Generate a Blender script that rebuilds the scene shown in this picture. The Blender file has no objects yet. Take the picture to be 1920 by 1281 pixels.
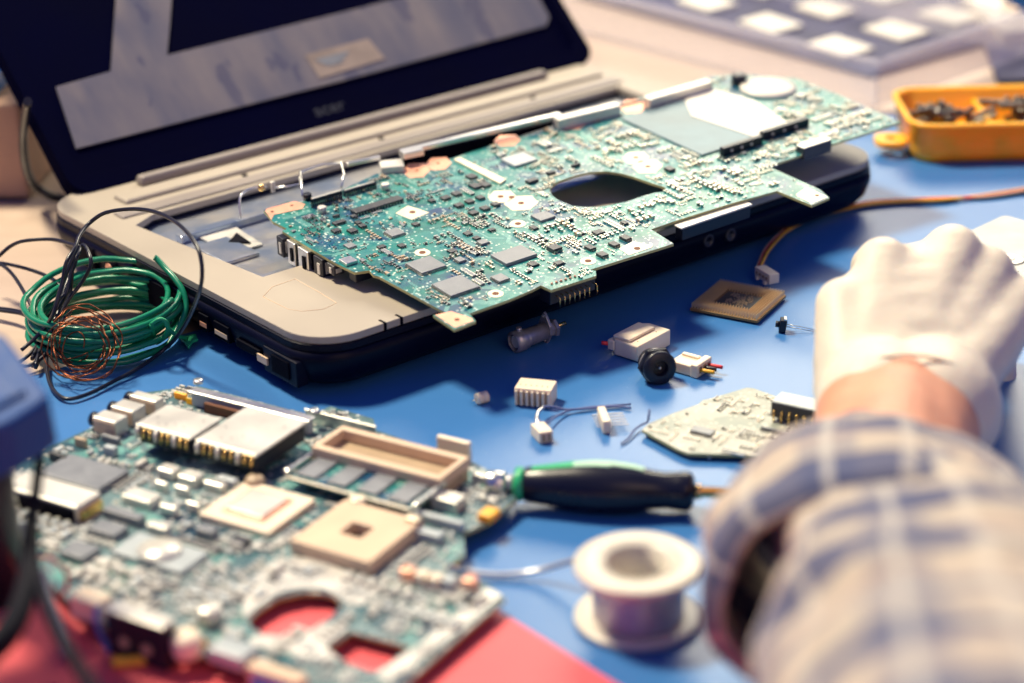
import bpy, bmesh, math, random
from mathutils import Vector, Matrix, noise
from mathutils.geometry import tessellate_polygon
random.seed(7)
D = bpy.data; SC = bpy.context.scene; COL = SC.collection

# ------------------------------------------------------------------ camera
FPX, PITCH, ROLL, CAMH = 3975.5, 0.4167, -0.0243, 0.4022
_F = Vector((0, math.cos(PITCH), -math.sin(PITCH))); _R = Vector((1, 0, 0)); _U = _R.cross(_F)
CR = math.cos(ROLL) * _R + math.sin(ROLL) * _U
CU = -math.sin(ROLL) * _R + math.cos(ROLL) * _U
CAM = Vector((0, 0, CAMH))
cd = D.cameras.new('camera'); cam = D.objects.new('camera', cd); COL.objects.link(cam); SC.camera = cam
cd.sensor_width = 36; cd.lens = FPX / 1920 * 36; cd.clip_start = .02; cd.clip_end = 60
cam.matrix_world = Matrix(((CR.x, CU.x, -_F.x, 0), (CR.y, CU.y, -_F.y, 0), (CR.z, CU.z, -_F.z, CAMH), (0, 0, 0, 1)))
cd.dof.use_dof = True; cd.dof.focus_distance = .985; cd.dof.aperture_fstop = 4.4; cd.dof.aperture_blades = 0

# ------------------------------------------------------------------ world and lamps
w = D.worlds.new('World'); SC.world = w; w.use_nodes = True
w.node_tree.nodes['Background'].inputs[0].default_value = (.08, .20, 1.0, 1)
w.node_tree.nodes['Background'].inputs[1].default_value = .34

def lamp(name, loc, aim, size, power, color, size_y=None, spread=None):
    l = D.lights.new(name, 'AREA'); l.energy = power; l.color = color
    l.shape = 'RECTANGLE' if size_y else 'DISK'; l.size = size
    if size_y: l.size_y = size_y
    if spread: l.spread = math.radians(spread)
    o = D.objects.new(name, l); COL.objects.link(o); o.location = loc
    o.rotation_euler = (Vector(aim) - Vector(loc)).to_track_quat('-Z', 'Y').to_euler()
    return o
lamp('key_lamp', (-1.0, 1.62, 2.1), (0, 1.0, 0), .46, 122, (1.0, .885, .64))
lamp('window_light', (.50, 2.65, 1.14), (.15, 1.05, 0), 1.0, 26, (1.0, .91, .68), .64)
lamp('room_bounce', (.8, -.8, 1.2), (.15, 1.0, 0), 1.4, 8, (1.0, .70, .46))

SC.view_settings.view_transform = 'Standard'; SC.view_settings.look = 'None'
SC.view_settings.exposure = 0; SC.view_settings.gamma = 1
SC.view_settings.use_curve_mapping = False
SC.cycles.use_denoising = True
SC.cycles.max_bounces = 8; SC.cycles.transparent_max_bounces = 16
SC.cycles.sample_clamp_indirect = 6

# ------------------------------------------------------------------ pixel -> world helpers
def ray(u, v): return (_F + CR * ((u - 960) / FPX) - CU * ((v - 640.5) / FPX))
def P(u, v, z=0.0):
    d = ray(u, v); t = (z - CAMH) / d.z
    return CAM + d * t
def Q(u, v, depth): return CAM + ray(u, v) * depth
class Frame:
    """A plane with its own axes; rect() and pt() read traced outlines in its local coordinates."""
    def __init__(s, org, ax, n):
        s.o = Vector(org); s.n = Vector(n).normalized()
        a = Vector(ax); a = (a - s.n * a.dot(s.n)).normalized(); s.x = a; s.y = s.n.cross(a)
    def hit(s, u, v, z=0):
        d = ray(u, v); o = s.o + s.n * z
        return CAM + d * ((o - CAM).dot(s.n) / d.dot(s.n))
    def pt(s, u, v, z=0):
        p = s.hit(u, v, z) - s.o
        return (p.dot(s.x), p.dot(s.y))
    def rect(s, a, b, z=0):
        p, q = s.pt(*a, z), s.pt(*b, z)
        return min(p[0], q[0]), min(p[1], q[1]), max(p[0], q[0]), max(p[1], q[1])
    def mw(s):
        x, y, n, o = s.x, s.y, s.n, s.o
        return Matrix(((x.x, y.x, n.x, o.x), (x.y, y.y, n.y, o.y), (x.z, y.z, n.z, o.z), (0, 0, 0, 1)))

# ------------------------------------------------------------------ materials
def lk(nt, a, b): nt.links.new(a, b)
def mat(name, col, rough=.5, metal=0, var=.08, vs=60, bump=0, bs=400, spec=.5, trans=0, sss=0, coat=0, alpha=1, ior=1.45, rvar=.12, sheen=0):
    m = D.materials.new(name); m.use_nodes = True; nt = m.node_tree; b = nt.nodes['Principled BSDF']
    b.inputs['Metallic'].default_value = metal; b.inputs['Specular IOR Level'].default_value = spec
    b.inputs['Transmission Weight'].default_value = trans; b.inputs['IOR'].default_value = ior
    b.inputs['Coat Weight'].default_value = coat; b.inputs['Coat Roughness'].default_value = .15; b.inputs['Alpha'].default_value = alpha
    b.inputs['Sheen Weight'].default_value = sheen
    if sss:
        b.inputs['Subsurface Weight'].default_value = sss; b.inputs['Subsurface Radius'].default_value = (.008, .004, .002); b.inputs['Subsurface Scale'].default_value = .6
    tc = nt.nodes.new('ShaderNodeTexCoord')
    n = nt.nodes.new('ShaderNodeTexNoise'); n.inputs['Scale'].default_value = vs; n.inputs['Detail'].default_value = 5
    lk(nt, tc.outputs['Object'], n.inputs['Vector'])
    r = nt.nodes.new('ShaderNodeMapRange'); r.inputs[1].default_value = .3; r.inputs[2].default_value = .7
    r.inputs[3].default_value = 1 - var; r.inputs[4].default_value = 1 + var; lk(nt, n.outputs[0], r.inputs[0])
    h = nt.nodes.new('ShaderNodeHueSaturation'); h.inputs['Color'].default_value = (*col, 1); lk(nt, r.outputs[0], h.inputs['Value'])
    lk(nt, h.outputs[0], b.inputs['Base Color'])
    r2 = nt.nodes.new('ShaderNodeMapRange'); r2.inputs[1].default_value = .3; r2.inputs[2].default_value = .7
    r2.inputs[3].default_value = max(.02, rough - rvar * rough); r2.inputs[4].default_value = min(1, rough + rvar * rough)
    lk(nt, n.outputs[0], r2.inputs[0]); lk(nt, r2.outputs[0], b.inputs['Roughness'])
    if bump:
        n2 = nt.nodes.new('ShaderNodeTexNoise'); n2.inputs['Scale'].default_value = bs; n2.inputs['Detail'].default_value = 4
        lk(nt, tc.outputs['Object'], n2.inputs['Vector'])
        bp = nt.nodes.new('ShaderNodeBump'); bp.inputs['Strength'].default_value = bump; bp.inputs['Distance'].default_value = .001
        lk(nt, n2.outputs[0], bp.inputs['Height']); lk(nt, bp.outputs[0], b.inputs['Normal'])
    return m

class NT:
    """small helper for longer node chains"""
    def __init__(s, name, rough=.4, metal=0, spec=.5):
        s.m = D.materials.new(name); s.m.use_nodes = True; s.t = s.m.node_tree; s.b = s.t.nodes['Principled BSDF']
        s.b.inputs['Roughness'].default_value = rough; s.b.inputs['Metallic'].default_value = metal; s.b.inputs['Specular IOR Level'].default_value = spec
        s.tc = s.t.nodes.new('ShaderNodeTexCoord')
    def n(s, typ, **kw):
        x = s.t.nodes.new('ShaderNode' + typ)
        for k, v in kw.items():
            if hasattr(x, k) and not k[0].isupper(): setattr(x, k, v)
        return x
    def link(s, a, b): s.t.links.new(a, b)
    def mapping(s, scale=(1, 1, 1), rot=0, src='Object'):
        x = s.n('Mapping'); x.inputs['Scale'].default_value = scale; x.inputs['Rotation'].default_value = (0, 0, rot); s.link(s.tc.outputs[src], x.inputs[0]); return x.outputs[0]
    def noise(s, vec, scale, detail=3):
        x = s.n('TexNoise'); x.inputs['Scale'].default_value = scale; x.inputs['Detail'].default_value = detail; s.link(vec, x.inputs['Vector']); return x.outputs[0]
    def vor(s, vec, scale, feature='F1', distance='EUCLIDEAN', out='Distance', rnd=1):
        x = s.n('TexVoronoi', feature=feature); 
        if feature == 'F1': x.distance = distance
        x.inputs['Scale'].default_value = scale; x.inputs['Randomness'].default_value = rnd; s.link(vec, x.inputs['Vector']); return x.outputs[out]
    def math(s, op, a, b=None, c=None):
        x = s.n('Math'); x.operation = op
        for i, q in enumerate((a, b, c)):
            if q is None: continue
            if isinstance(q, (int, float)): x.inputs[i].default_value = q
            else: s.link(q, x.inputs[i])
        return x.outputs[0]
    def mix(s, f, a, b):
        x = s.n('Mix'); x.data_type = 'RGBA'
        for k, q in ((0, f), (6, a), (7, b)):
            if isinstance(q, (int, float)): x.inputs[k].default_value = q
            elif isinstance(q, tuple): x.inputs[k].default_value = (*q, 1)
            else: s.link(q, x.inputs[k])
        return x.outputs[2]
    def bump(s, h, strength=.3, dist=.0005):
        x = s.n('Bump'); x.inputs['Strength'].default_value = strength; x.inputs['Distance'].default_value = dist; s.link(h, x.inputs['Height']); s.link(x.outputs[0], s.b.inputs['Normal'])

def pcb_material(name, base, dark, light, trace, k=1.0, rough=.3):
    t = NT(name, rough)
    v = t.mapping(); 
    a = t.noise(v, 55 * k, 4); a = t.math('MULTIPLY_ADD', a, 4.2, -1.55)
    c = t.mix(t.math('MINIMUM', t.math('MAXIMUM', a, 0), 1), dark, base)
    big = t.math('GREATER_THAN', t.vor(v, 70 * k, distance='CHEBYCHEV', out='Color'), .52)
    c = t.mix(t.math('MULTIPLY', big, .55), c, light)
    # traces: thin bands of a stepped noise field
    n1 = t.noise(v, 120 * k, 1)
    tr = t.math('LESS_THAN', t.math('FRACT', t.math('MULTIPLY', n1, 26)), .33)
    msk = t.math('GREATER_THAN', t.noise(v, 38 * k, 1), .47)
    c = t.mix(t.math('MULTIPLY', t.math('MULTIPLY', tr, msk), .65), c, light)
    # short straight silk-screen dashes and pads
    cell = t.n('TexVoronoi'); cell.distance = 'CHEBYCHEV'; cell.inputs['Scale'].default_value = 520 * k; t.link(v, cell.inputs['Vector'])
    sep = t.n('SeparateColor'); t.link(cell.outputs['Color'], sep.inputs[0])
    pad = t.math('MULTIPLY', t.math('LESS_THAN', cell.outputs['Distance'], .27), t.math('GREATER_THAN', sep.outputs[0], .58))
    c = t.mix(pad, c, trace)
    cell2 = t.n('TexVoronoi'); cell2.inputs['Scale'].default_value = 300 * k; t.link(v, cell2.inputs['Vector'])
    sp2 = t.n('SeparateColor'); t.link(cell2.outputs['Color'], sp2.inputs[0])
    via = t.math('MULTIPLY', t.math('LESS_THAN', cell2.outputs['Distance'], .16), t.math('GREATER_THAN', sp2.outputs[0], .35))
    c = t.mix(via, c, (.62, .58, .46))
    t.link(c, t.b.inputs['Base Color'])
    t.bump(t.math('ADD', t.math('MULTIPLY', tr, msk), pad), .35, .0002)
    r = t.math('MULTIPLY_ADD', t.noise(v, 90, 3), .3, rough - .12); t.link(r, t.b.inputs['Roughness'])
    return t.m

M = {}
M['pcb'] = pcb_material('green_circuit_board', (.003, .15, .12), (.002, .035, .13), (.02, .25, .22), (.50, .60, .54))
M['pcb2'] = pcb_material('pale_circuit_board', (.035, .11, .13), (.006, .025, .06), (.20, .30, .30), (.55, .56, .52), .7, .3)
M['pcb3'] = pcb_material('cream_circuit_board', (.36, .37, .31), (.22, .26, .22), (.50, .48, .41), (.62, .58, .48), .9, .4)
M['pcb_edge'] = mat('board_edge', (.42, .40, .17), .5)
M['chip'] = mat('chip_black', (.035, .036, .045), .36, var=.15, vs=300, bump=.15, bs=3000, spec=.7)
M['chip_grey'] = mat('chip_grey', (.20, .21, .23), .38, var=.1, vs=200, bump=.1, bs=3000, spec=.8)
M['chip_pale'] = mat('chip_pale', (.42, .46, .47), .35, var=.08, vs=150)
M['solder'] = mat('tinned_metal', (.72, .69, .62), .28, 1, var=.1, vs=300)
M['tin'] = mat('sheet_metal', (.78, .76, .72), .3, 1, var=.08, vs=40, bump=.1, bs=200)
M['tin_white'] = mat('shield_metal', (.70, .67, .60), .36, .4, var=.14, vs=60, bump=.15, bs=150)
M['gold'] = mat('gold', (.95, .62, .22), .25, 1)
M['pin_gold'] = mat('pin_gold', (.85, .66, .40), .3, .5)
M['copper_pad'] = mat('copper_pad', (.86, .42, .28), .38, .35, var=.1, vs=200)
M['cream_pad'] = mat('cream_pad', (.86, .74, .55), .4, .25, var=.08, vs=200)
M['hole'] = mat('drill_hole', (.16, .06, .03), .7)
M['track'] = mat('copper_track', (.16, .40, .36), .3, var=.1)
M['foil_plate'] = mat('foil_plate', (.17, .24, .27), .46, .1, var=.25, vs=30)
M['disk_cover'] = mat('disk_cover', (.40, .40, .38), .4, .2, var=.15, vs=60)
M['sticker'] = mat('sticker', (.27, .21, .18), .6, var=.2)
M['cap'] = mat('capacitor_tan', (.46, .34, .22), .4)
M['ivory'] = mat('ivory_nylon', (.84, .69, .52), .42, sss=.12, var=.05, bump=.08, bs=900)
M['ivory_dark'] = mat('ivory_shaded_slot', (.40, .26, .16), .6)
M['tan'] = mat('tan_plastic', (.66, .48, .33), .45, var=.06)
M['black'] = mat('black_plastic', (.008, .010, .022), .35, var=.15, vs=90, bump=.08, bs=1200)
M['navy'] = mat('laptop_shell_dark', (.0010, .0014, .012), .42, var=.2, vs=20, bump=.06, bs=1800, spec=.18)
M['lid'] = mat('lid_shell_dark', (.0004, .0006, .012), .8, var=.2, vs=12, spec=.02)
M['silver'] = mat('palmrest_silver', (.40, .345, .28), .42, .1, var=.05, vs=14, bump=.06, bs=1500)
M['silver_dull'] = mat('deck_silver', (.25, .215, .195), .45, .0, var=.08, vs=14, bump=.06, bs=1500)
M['port'] = mat('port_dark', (.0006, .0008, .006), .7, spec=.08)
M['rubber_black'] = mat('black_cable_jacket', (.012, .012, .022), .3, bump=.05, bs=600)
M['green_wire'] = mat('green_wire_jacket', (.006, .19, .10), .28, var=.12, vs=40, spec=.6)
M['green_tape'] = mat('green_tie', (.01, .30, .13), .5)
M['copper_wire'] = mat('enamelled_copper', (.20, .06, .025), .35, .8)
M['red_wire'] = mat('red_wire', (.72, .04, .05), .4)
M['yellow_wire'] = mat('yellow_wire', (.85, .42, .03), .4)
M['blue_wire'] = mat('blue_wire', (.05, .12, .45), .4)
M['grey_wire'] = mat('bluish_wire', (.10, .13, .30), .45)
M['yellow'] = mat('orange_tray_plastic', (1.0, .44, .02), .38, var=.04, sss=.6, bump=.05, bs=300)
M['screw'] = mat('dark_screw', (.16, .14, .12), .3, 1, var=.3, vs=200)
M['pin_plate'] = mat('pin_field_gold', (.26, .15, .055), .5, .0, var=.1, vs=300)
M['glove'] = mat('latex_glove', (.70, .62, .50), .48, sss=.25, var=.05, vs=30, bump=.9, bs=70, spec=.35)
M['skin'] = mat('skin', (.62, .29, .18), .5, sss=.25, var=.12, vs=60, bump=.2, bs=500)
M['spool'] = mat('spool_white', (.66, .60, .50), .35, sss=.1, var=.03)
M['screw_green'] = mat('handle_green', (.03, .42, .17), .3, var=.05)
M['screw_mint'] = mat('handle_mint', (.42, .68, .48), .3, var=.05)
M['handle_black'] = mat('handle_black', (.008, .008, .018), .28, bump=.05, bs=300)
M['meter'] = mat('blue_case', (.004, .06, .24), .55, var=.1, spec=.3)
M['card'] = mat('cardboard', (.50, .30, .20), .7, var=.1, vs=30)
M['red_box'] = mat('warm_brown', (.22, .10, .08), .7)
M['bag'] = mat('blue_pouch', (.01, .17, .52), .4, var=.3, vs=30)
M['clear'] = mat('clear_acrylic', (.72, .68, .72), .12, var=.02, alpha=.27)
M['matte_black'] = mat('matte_black', (.0015, .0015, .007), .6, spec=.12)
M['slate'] = mat('slate_tray', (.06, .06, .12), .6, var=.4, vs=25, spec=.25)
M['white'] = mat('white_plastic', (.70, .66, .58), .4, var=.03)
M['screen_dark'] = mat('dark_glass', (.01, .04, .09), .1)

# foil on the bare lid: grey, streaked and smudged
t = NT('grey_foil', .45, .25)
v = t.mapping((1.6, .8, 1)); n1 = t.noise(v, 16, 4); v2 = t.mapping((2, .7, 1)); n2 = t.noise(v2, 22, 3)
f = t.math('MINIMUM', t.math('MAXIMUM', t.math('MULTIPLY_ADD', t.math('ADD', n1, n2), 2.2, -1.75), 0), 1)
c = t.mix(f, (.085, .085, .13), (.18, .155, .165)); bl = t.math('MULTIPLY', t.math('GREATER_THAN', t.noise(t.mapping((1.3, .6, 1)), 30, 3), .60), .55); c = t.mix(bl, c, (.045, .045, .10)); 
t.link(c, t.b.inputs['Base Color']); t.bump(n2, .3, .002); M['foil'] = t.m; t.b.inputs['Metallic'].default_value = .0
# metallic chassis sheet with cloudy bluish tarnish
t = NT('chassis_foil', .28, .8)
v = t.mapping(); n1 = t.noise(v, 35, 6); f = t.math('MINIMUM', t.math('MAXIMUM', t.math('MULTIPLY_ADD', n1, 4, -1.6), 0), 1)
c = t.mix(f, (.34, .42, .58), (.75, .72, .68)); t.link(c, t.b.inputs['Base Color'])
t.bump(t.noise(v, 60, 5), .6, .002); M['chassis'] = t.m
# blue mat
t = NT('blue_mat', .42, 0, .55)
v = t.mapping(); n1 = t.noise(v, 9, 5); n2 = t.noise(v, 900, 2)
c = t.mix(n1, (.030, .145, .39), (.042, .175, .44))
sc = t.n('TexVoronoi'); sc.inputs['Scale'].default_value = 150; t.link(v, sc.inputs['Vector'])
speck = t.math('MULTIPLY', t.math('LESS_THAN', sc.outputs['Distance'], .035), .6); c = t.mix(speck, c, (.5, .6, .75))
vs2 = t.mapping((3, 60, 1), .9); scr = t.math('GREATER_THAN', t.noise(vs2, 14, 2), .74); c = t.mix(t.math('MULTIPLY', scr, .25), c, (.10, .22, .46))
t.link(c, t.b.inputs['Base Color']); t.link(t.math('MULTIPLY_ADD', n1, .12, .30), t.b.inputs['Roughness']); t.bump(n2, .12, .0004); M['mat'] = t.m
t = NT('red_mat', .5, 0, .4)
v = t.mapping(); n1 = t.noise(v, 12, 4); c = t.mix(n1, (.78, .085, .10), (.9, .13, .14)); t.link(c, t.b.inputs['Base Color']); t.bump(t.noise(v, 700, 2), .1, .0004); M['red'] = t.m
# pale wooden table
t = NT('pale_table', .32, 0, .5)
v = t.mapping((1.5, 14, 4), .5); n1 = t.noise(v, 5, 6); c = t.mix(n1, (.44, .33, .26), (.56, .44, .355)); t.link(c, t.b.inputs['Base Color']); t.bump(n1, .1, .001); M['table'] = t.m
# plaid cloth (uses the sleeve's own unwrapping: u round the arm, v along it)
t = NT('plaid_cloth', .85, 0, .2)
uv = t.n('SeparateXYZ'); t.link(t.tc.outputs['UV'], uv.inputs[0])
def band(src, freq, lo, hi, ph=0): 
    f = t.math('FRACT', t.math('MULTIPLY_ADD', src, freq, ph)); return t.math('MULTIPLY', t.math('GREATER_THAN', f, lo), t.math('LESS_THAN', f, hi))
U_, V_ = uv.outputs[0], uv.outputs[1]
c = t.mix(t.math('MULTIPLY', band(U_, 6, .0, .34), .45), (.46, .39, .31), (.10, .12, .20))
c = t.mix(t.math('MULTIPLY', band(V_, 7, .0, .36), .85), c, (.022, .04, .13))
c = t.mix(t.math('MULTIPLY', band(V_, 7, .55, .68), .4), c, (.42, .26, .20))
c = t.mix(t.math('MULTIPLY', band(U_, 6, .58, .66), .45), c, (.62, .56, .47))
c = t.mix(t.math('MULTIPLY', band(U_, 6, .14, .2), .5), c, (.62, .58, .5))
t.link(c, t.b.inputs['Base Color']); t.b.inputs['Sheen Weight'].default_value = .2
t.bump(t.noise(t.mapping(), 900, 2), .4, .0006); M['plaid'] = t.m
# wound solder: fine horizontal turns
t = NT('wound_solder', .32, .75)
wv = t.n('TexWave'); wv.bands_direction = 'Z'; wv.inputs['Scale'].default_value = 260; t.link(t.tc.outputs['Object'], wv.inputs['Vector'])
t.b.inputs['Base Color'].default_value = (.60, .56, .60, 1); t.bump(wv.outputs[1], .6, .0006); M['wound'] = t.m
t = NT('solder_wire', .3, .8); t.b.inputs['Base Color'].default_value = (.72, .70, .68, 1); M['solder_wire'] = t.m

# ------------------------------------------------------------------ mesh builder
class MB:
    def __init__(s): s.v = []; s.f = []; s.m = []; s.s = []; s.uv = None
    def face(s, idx, mi=0, sm=False): s.f.append(tuple(idx)); s.m.append(mi); s.s.append(sm)
    def box(s, x0, y0, z0, x1, y1, z1, mi=0, top=None, rot=0, taper=0):
        cx, cy = (x0 + x1) / 2, (y0 + y1) / 2; n = len(s.v); c, q = math.cos(rot), math.sin(rot)
        for z, t_ in ((z0, 0), (z1, taper)):
            for x, y in ((x0 + t_, y0 + t_), (x1 - t_, y0 + t_), (x1 - t_, y1 - t_), (x0 + t_, y1 - t_)):
                dx, dy = x - cx, y - cy
                s.v.append((cx + c * dx - q * dy, cy + q * dx + c * dy, z))
        for k in range(4): s.face((n + k, n + (k + 1) % 4, n + 4 + (k + 1) % 4, n + 4 + k), mi)
        s.face((n + 3, n + 2, n + 1, n), mi); s.face((n + 4, n + 5, n + 6, n + 7), mi if top is None else top)
        return s
    def prism(s, pts, z0, z1, holes=(), mi=0, side=None, m2=None):
        """outline with holes extruded between z0 and z1 (numbers, or functions of x, y)"""
        loops = [list(pts)] + [list(h) for h in holes]
        area = lambda L: sum(L[i][0] * L[(i + 1) % len(L)][1] - L[(i + 1) % len(L)][0] * L[i][1] for i in range(len(L)))
        if area(loops[0]) < 0: loops[0].reverse()
        for h in loops[1:]:
            if area(h) > 0: h.reverse()
        z0f = z0 if callable(z0) else (lambda x, y: z0); z1f = z1 if callable(z1) else (lambda x, y: z1)
        flat = [p for L in loops for p in L]; n = len(s.v); N = len(flat)
        s.v += [(x, y, z0f(x, y)) for x, y in flat] + [(x, y, z1f(x, y)) for x, y in flat]
        tri = tessellate_polygon([[Vector((x, y, 0)) for x, y in L] for L in loops])
        for a, b, c in tri:
            A, B, C = flat[a], flat[b], flat[c]
            if (B[0] - A[0]) * (C[1] - A[1]) - (B[1] - A[1]) * (C[0] - A[0]) < 0: b, c = c, b
            s.face((n + N + a, n + N + b, n + N + c), mi); s.face((n + a, n + c, n + b), mi if m2 is None else m2)
        k = 0
        for L in loops:
            for i in range(len(L)):
                a, b = k + i, k + (i + 1) % len(L)
                s.face((n + a, n + b, n + N + b, n + N + a), mi if side is None else side)
            k += len(L)
        return s
    def lathe(s, prof, seg=32, mi=0, axis=None, org=(0, 0, 0), cap=True, smooth=True, mats=None):
        """prof = [(r, h)], about +Z or a given axis"""
        ax = Vector(axis).normalized() if axis is not None else Vector((0, 0, 1))
        e1 = ax.orthogonal().normalized() if axis is not None else Vector((1, 0, 0)); e2 = ax.cross(e1); O = Vector(org); n = len(s.v)
        for r, h in prof:
            for k in range(seg):
                a = 2 * math.pi * k / seg; s.v.append(tuple(O + ax * h + e1 * (r * math.cos(a)) + e2 * (r * math.sin(a))))
        for j in range(len(prof) - 1):
            for k in range(seg):
                s.face((n + j * seg + k, n + j * seg + (k + 1) % seg, n + (j + 1) * seg + (k + 1) % seg, n + (j + 1) * seg + k), mats[j] if mats else mi, smooth)
        if cap:
            s.face([n + k for k in range(seg)][::-1], mats[0] if mats else mi); s.face([n + (len(prof) - 1) * seg + k for k in range(seg)], mats[-1] if mats else mi)
        return s
    def tube(s, pts, r, seg=8, mi=0, smooth=3, closed=False):
        pts = [Vector(p) for p in pts]
        if smooth > 1:
            out = []; n_ = len(pts)
            for i in range(n_ - 1):
                p0 = pts[max(i - 1, 0)]; p1 = pts[i]; p2 = pts[i + 1]; p3 = pts[min(i + 2, n_ - 1)]
                for k in range(smooth):
                    t_ = k / smooth
                    out.append(.5 * ((2 * p1) + (p2 - p0) * t_ + (2 * p0 - 5 * p1 + 4 * p2 - p3) * t_ ** 2 + (3 * p1 - p0 - 3 * p2 + p3) * t_ ** 3))
            out.append(pts[-1]); pts = out
        n = len(s.v); tan = (pts[1] - pts[0]).normalized(); e1 = tan.orthogonal().normalized()
        rf = r if callable(r) else (lambda q: r)
        for i, p in enumerate(pts):
            tn = (pts[min(i + 1, len(pts) - 1)] - pts[max(i - 1, 0)])
            if tn.length < 1e-9: tn = tan.copy()
            tn.normalize(); e1 = (e1 - tn * e1.dot(tn)).normalized(); e2 = tn.cross(e1); rr = rf(i / (len(pts) - 1))
            for k in range(seg):
                a = 2 * math.pi * k / seg; s.v.append(tuple(p + e1 * (rr * math.cos(a)) + e2 * (rr * math.sin(a))))
        for j in range(len(pts) - 1):
            for k in range(seg):
                s.face((n + j * seg + k, n + j * seg + (k + 1) % seg, n + (j + 1) * seg + (k + 1) % seg, n + (j + 1) * seg + k), mi, True)
        s.face([n + k for k in range(seg)][::-1], mi); s.face([n + (len(pts) - 1) * seg + k for k in range(seg)], mi)
        return s
    def sphere(s, c, r, mi=0, seg=16, rings=9, sz=1):
        pr = [(max(1e-5, r * math.sin(math.pi * i / rings)), -r * sz * math.cos(math.pi * i / rings)) for i in range(rings + 1)]
        return s.lathe(pr, seg, mi, org=c)
    def build(s, name, mats, parent=None, bevel=0, origin=None, seg=2):
        me = D.meshes.new(name); o_ = Vector(origin) if origin is not None else None
        vs = [tuple(Vector(v) - o_) for v in s.v] if o_ is not None else s.v
        me.from_pydata(vs, [], s.f)
        for m in (mats if isinstance(mats, (list, tuple)) else [mats]): me.materials.append(M[m] if isinstance(m, str) else m)
        me.polygons.foreach_set('material_index', s.m); me.polygons.foreach_set('use_smooth', s.s); me.update()
        if s.uv:
            l = me.uv_layers.new(name='UVMap')
            for lo in me.loops: l.data[lo.index].uv = s.uv[lo.vertex_index]
        o = D.objects.new(name, me); COL.objects.link(o)
        if parent is not None: o.parent = parent
        if o_ is not None: o.location = o_
        if bevel:
            b = o.modifiers.new('bevel', 'BEVEL'); b.width = bevel; b.segments = seg; b.limit_method = 'ANGLE'; b.harden_normals = False
        return o
def tag(o, label=None, cat=None, group=None, kind=None):
    if label: o['label'] = label
    if cat: o['category'] = cat
    if group: o['group'] = group
    if kind: o['kind'] = kind
    return o
def thing(name, label, cat, loc=(0, 0, 0), rz=0, group=None, mw=None):
    o = D.objects.new(name, None); COL.objects.link(o); o.empty_display_size = .01
    if mw is not None: o.matrix_world = mw
    else: o.location = loc; o.rotation_euler = (0, 0, rz)
    return tag(o, label, cat, group)
def rounded(x0, y0, x1, y1, r, n=6):
    out = []
    for cx, cy, a0 in ((x1 - r, y1 - r, 0), (x0 + r, y1 - r, 90), (x0 + r, y0 + r, 180), (x1 - r, y0 + r, 270)):
        for k in range(n + 1):
            a = math.radians(a0 + 90 * k / n); out.append((cx + r * math.cos(a), cy + r * math.sin(a)))
    return out
def circle(cx, cy, r, n=20, ry=None): return [(cx + r * math.cos(2 * math.pi * k / n), cy + (ry or r) * math.sin(2 * math.pi * k / n)) for k in range(n)]
def inside(p, poly):
    x, y = p; c = False; n = len(poly)
    for i in range(n):
        x1, y1 = poly[i]; x2, y2 = poly[(i + 1) % n]
        if (y1 > y) != (y2 > y) and x < (x2 - x1) * (y - y1) / (y2 - y1) + x1: c = not c
    return c
Z1 = lambda x, y: (x / 3.66, 700 + y / 3.66)
Z2 = lambda x, y: (450 + x / 3.4618, 700 + y / 3.4618)
Z3 = lambda x, y: (x / 3.65, 930 + y / 3.65)
Z4 = lambda x, y: (450 + x / 3.65, 930 + y / 3.65)
Z5 = lambda x, y: (480 + x / 3.4615, 230 + y / 3.4615)
Z6 = lambda x, y: (860 + x / 3.4615, 230 + y / 3.4615)
ZT = lambda x, y: (640 + x / 3, y / 3)            # upper middle
ZR = lambda x, y: (1280 + x / 3, y / 3)           # upper right
ZL = lambda x, y: (x / 3, 350 + y / 3)            # wires at left
ZH = lambda x, y: (1280 + x / 3, 350 + y / 3)     # hand
ZC = lambda x, y: (870 + x / 3.6226, 550 + y / 3.6226)   # small parts

# =================================================================== the setting
mb = MB(); mb.prism([(-3, .2), (3.5, .2), (3.5, 6), (-3, 6)], -.03, -.0015); tag(mb.build('table_top', 'table'), kind='structure')
m_ = [P(-330, 812)[:2], P(440, 600)[:2], P(560, 480)[:2], P(980, 180)[:2], P(1640, 215)[:2], P(2300, 250)[:2], P(2700, 1900)[:2], P(-900, 1700)[:2]]
mb = MB(); mb.prism(m_, -.0012, 0); tag(mb.build('work_mat', 'mat'), kind='structure')
c1 = P(922, 1143); c2 = P(1175, 1300); dx = (c2 - c1).normalized(); dl = Vector((-dx.y, dx.x, 0)) if (-dx.y) < 0 else Vector((dx.y, -dx.x, 0))
lft = (P(-60, 1100) - c1).normalized()
mb = MB(); mb.prism([c1[:2], (c1 + dx * .3)[:2], (c1 + dx * .3 + lft * .5)[:2], (c1 + lft * .5)[:2]], .0003, .0015)
tag(mb.build('red_sheet', 'red', bevel=.0004), 'flat red sheet lying on the blue mat under the near left circuit board', 'sheet')

# =================================================================== laptop
A_, B_ = P(591, 650, .03), P(1665, 292, .03)
LW = (B_ - A_).length
LF = Frame((A_.x, A_.y, 0), B_ - A_, (0, 0, 1))
lap = thing('laptop', 'open silver and black laptop without its keyboard and screen panel, carrying a green circuit board', 'laptop', mw=LF.mw())
def lap_outline(g, r): return rounded(0 - g, 0 - g, LW + g, .25 + g, r, 8)
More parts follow.
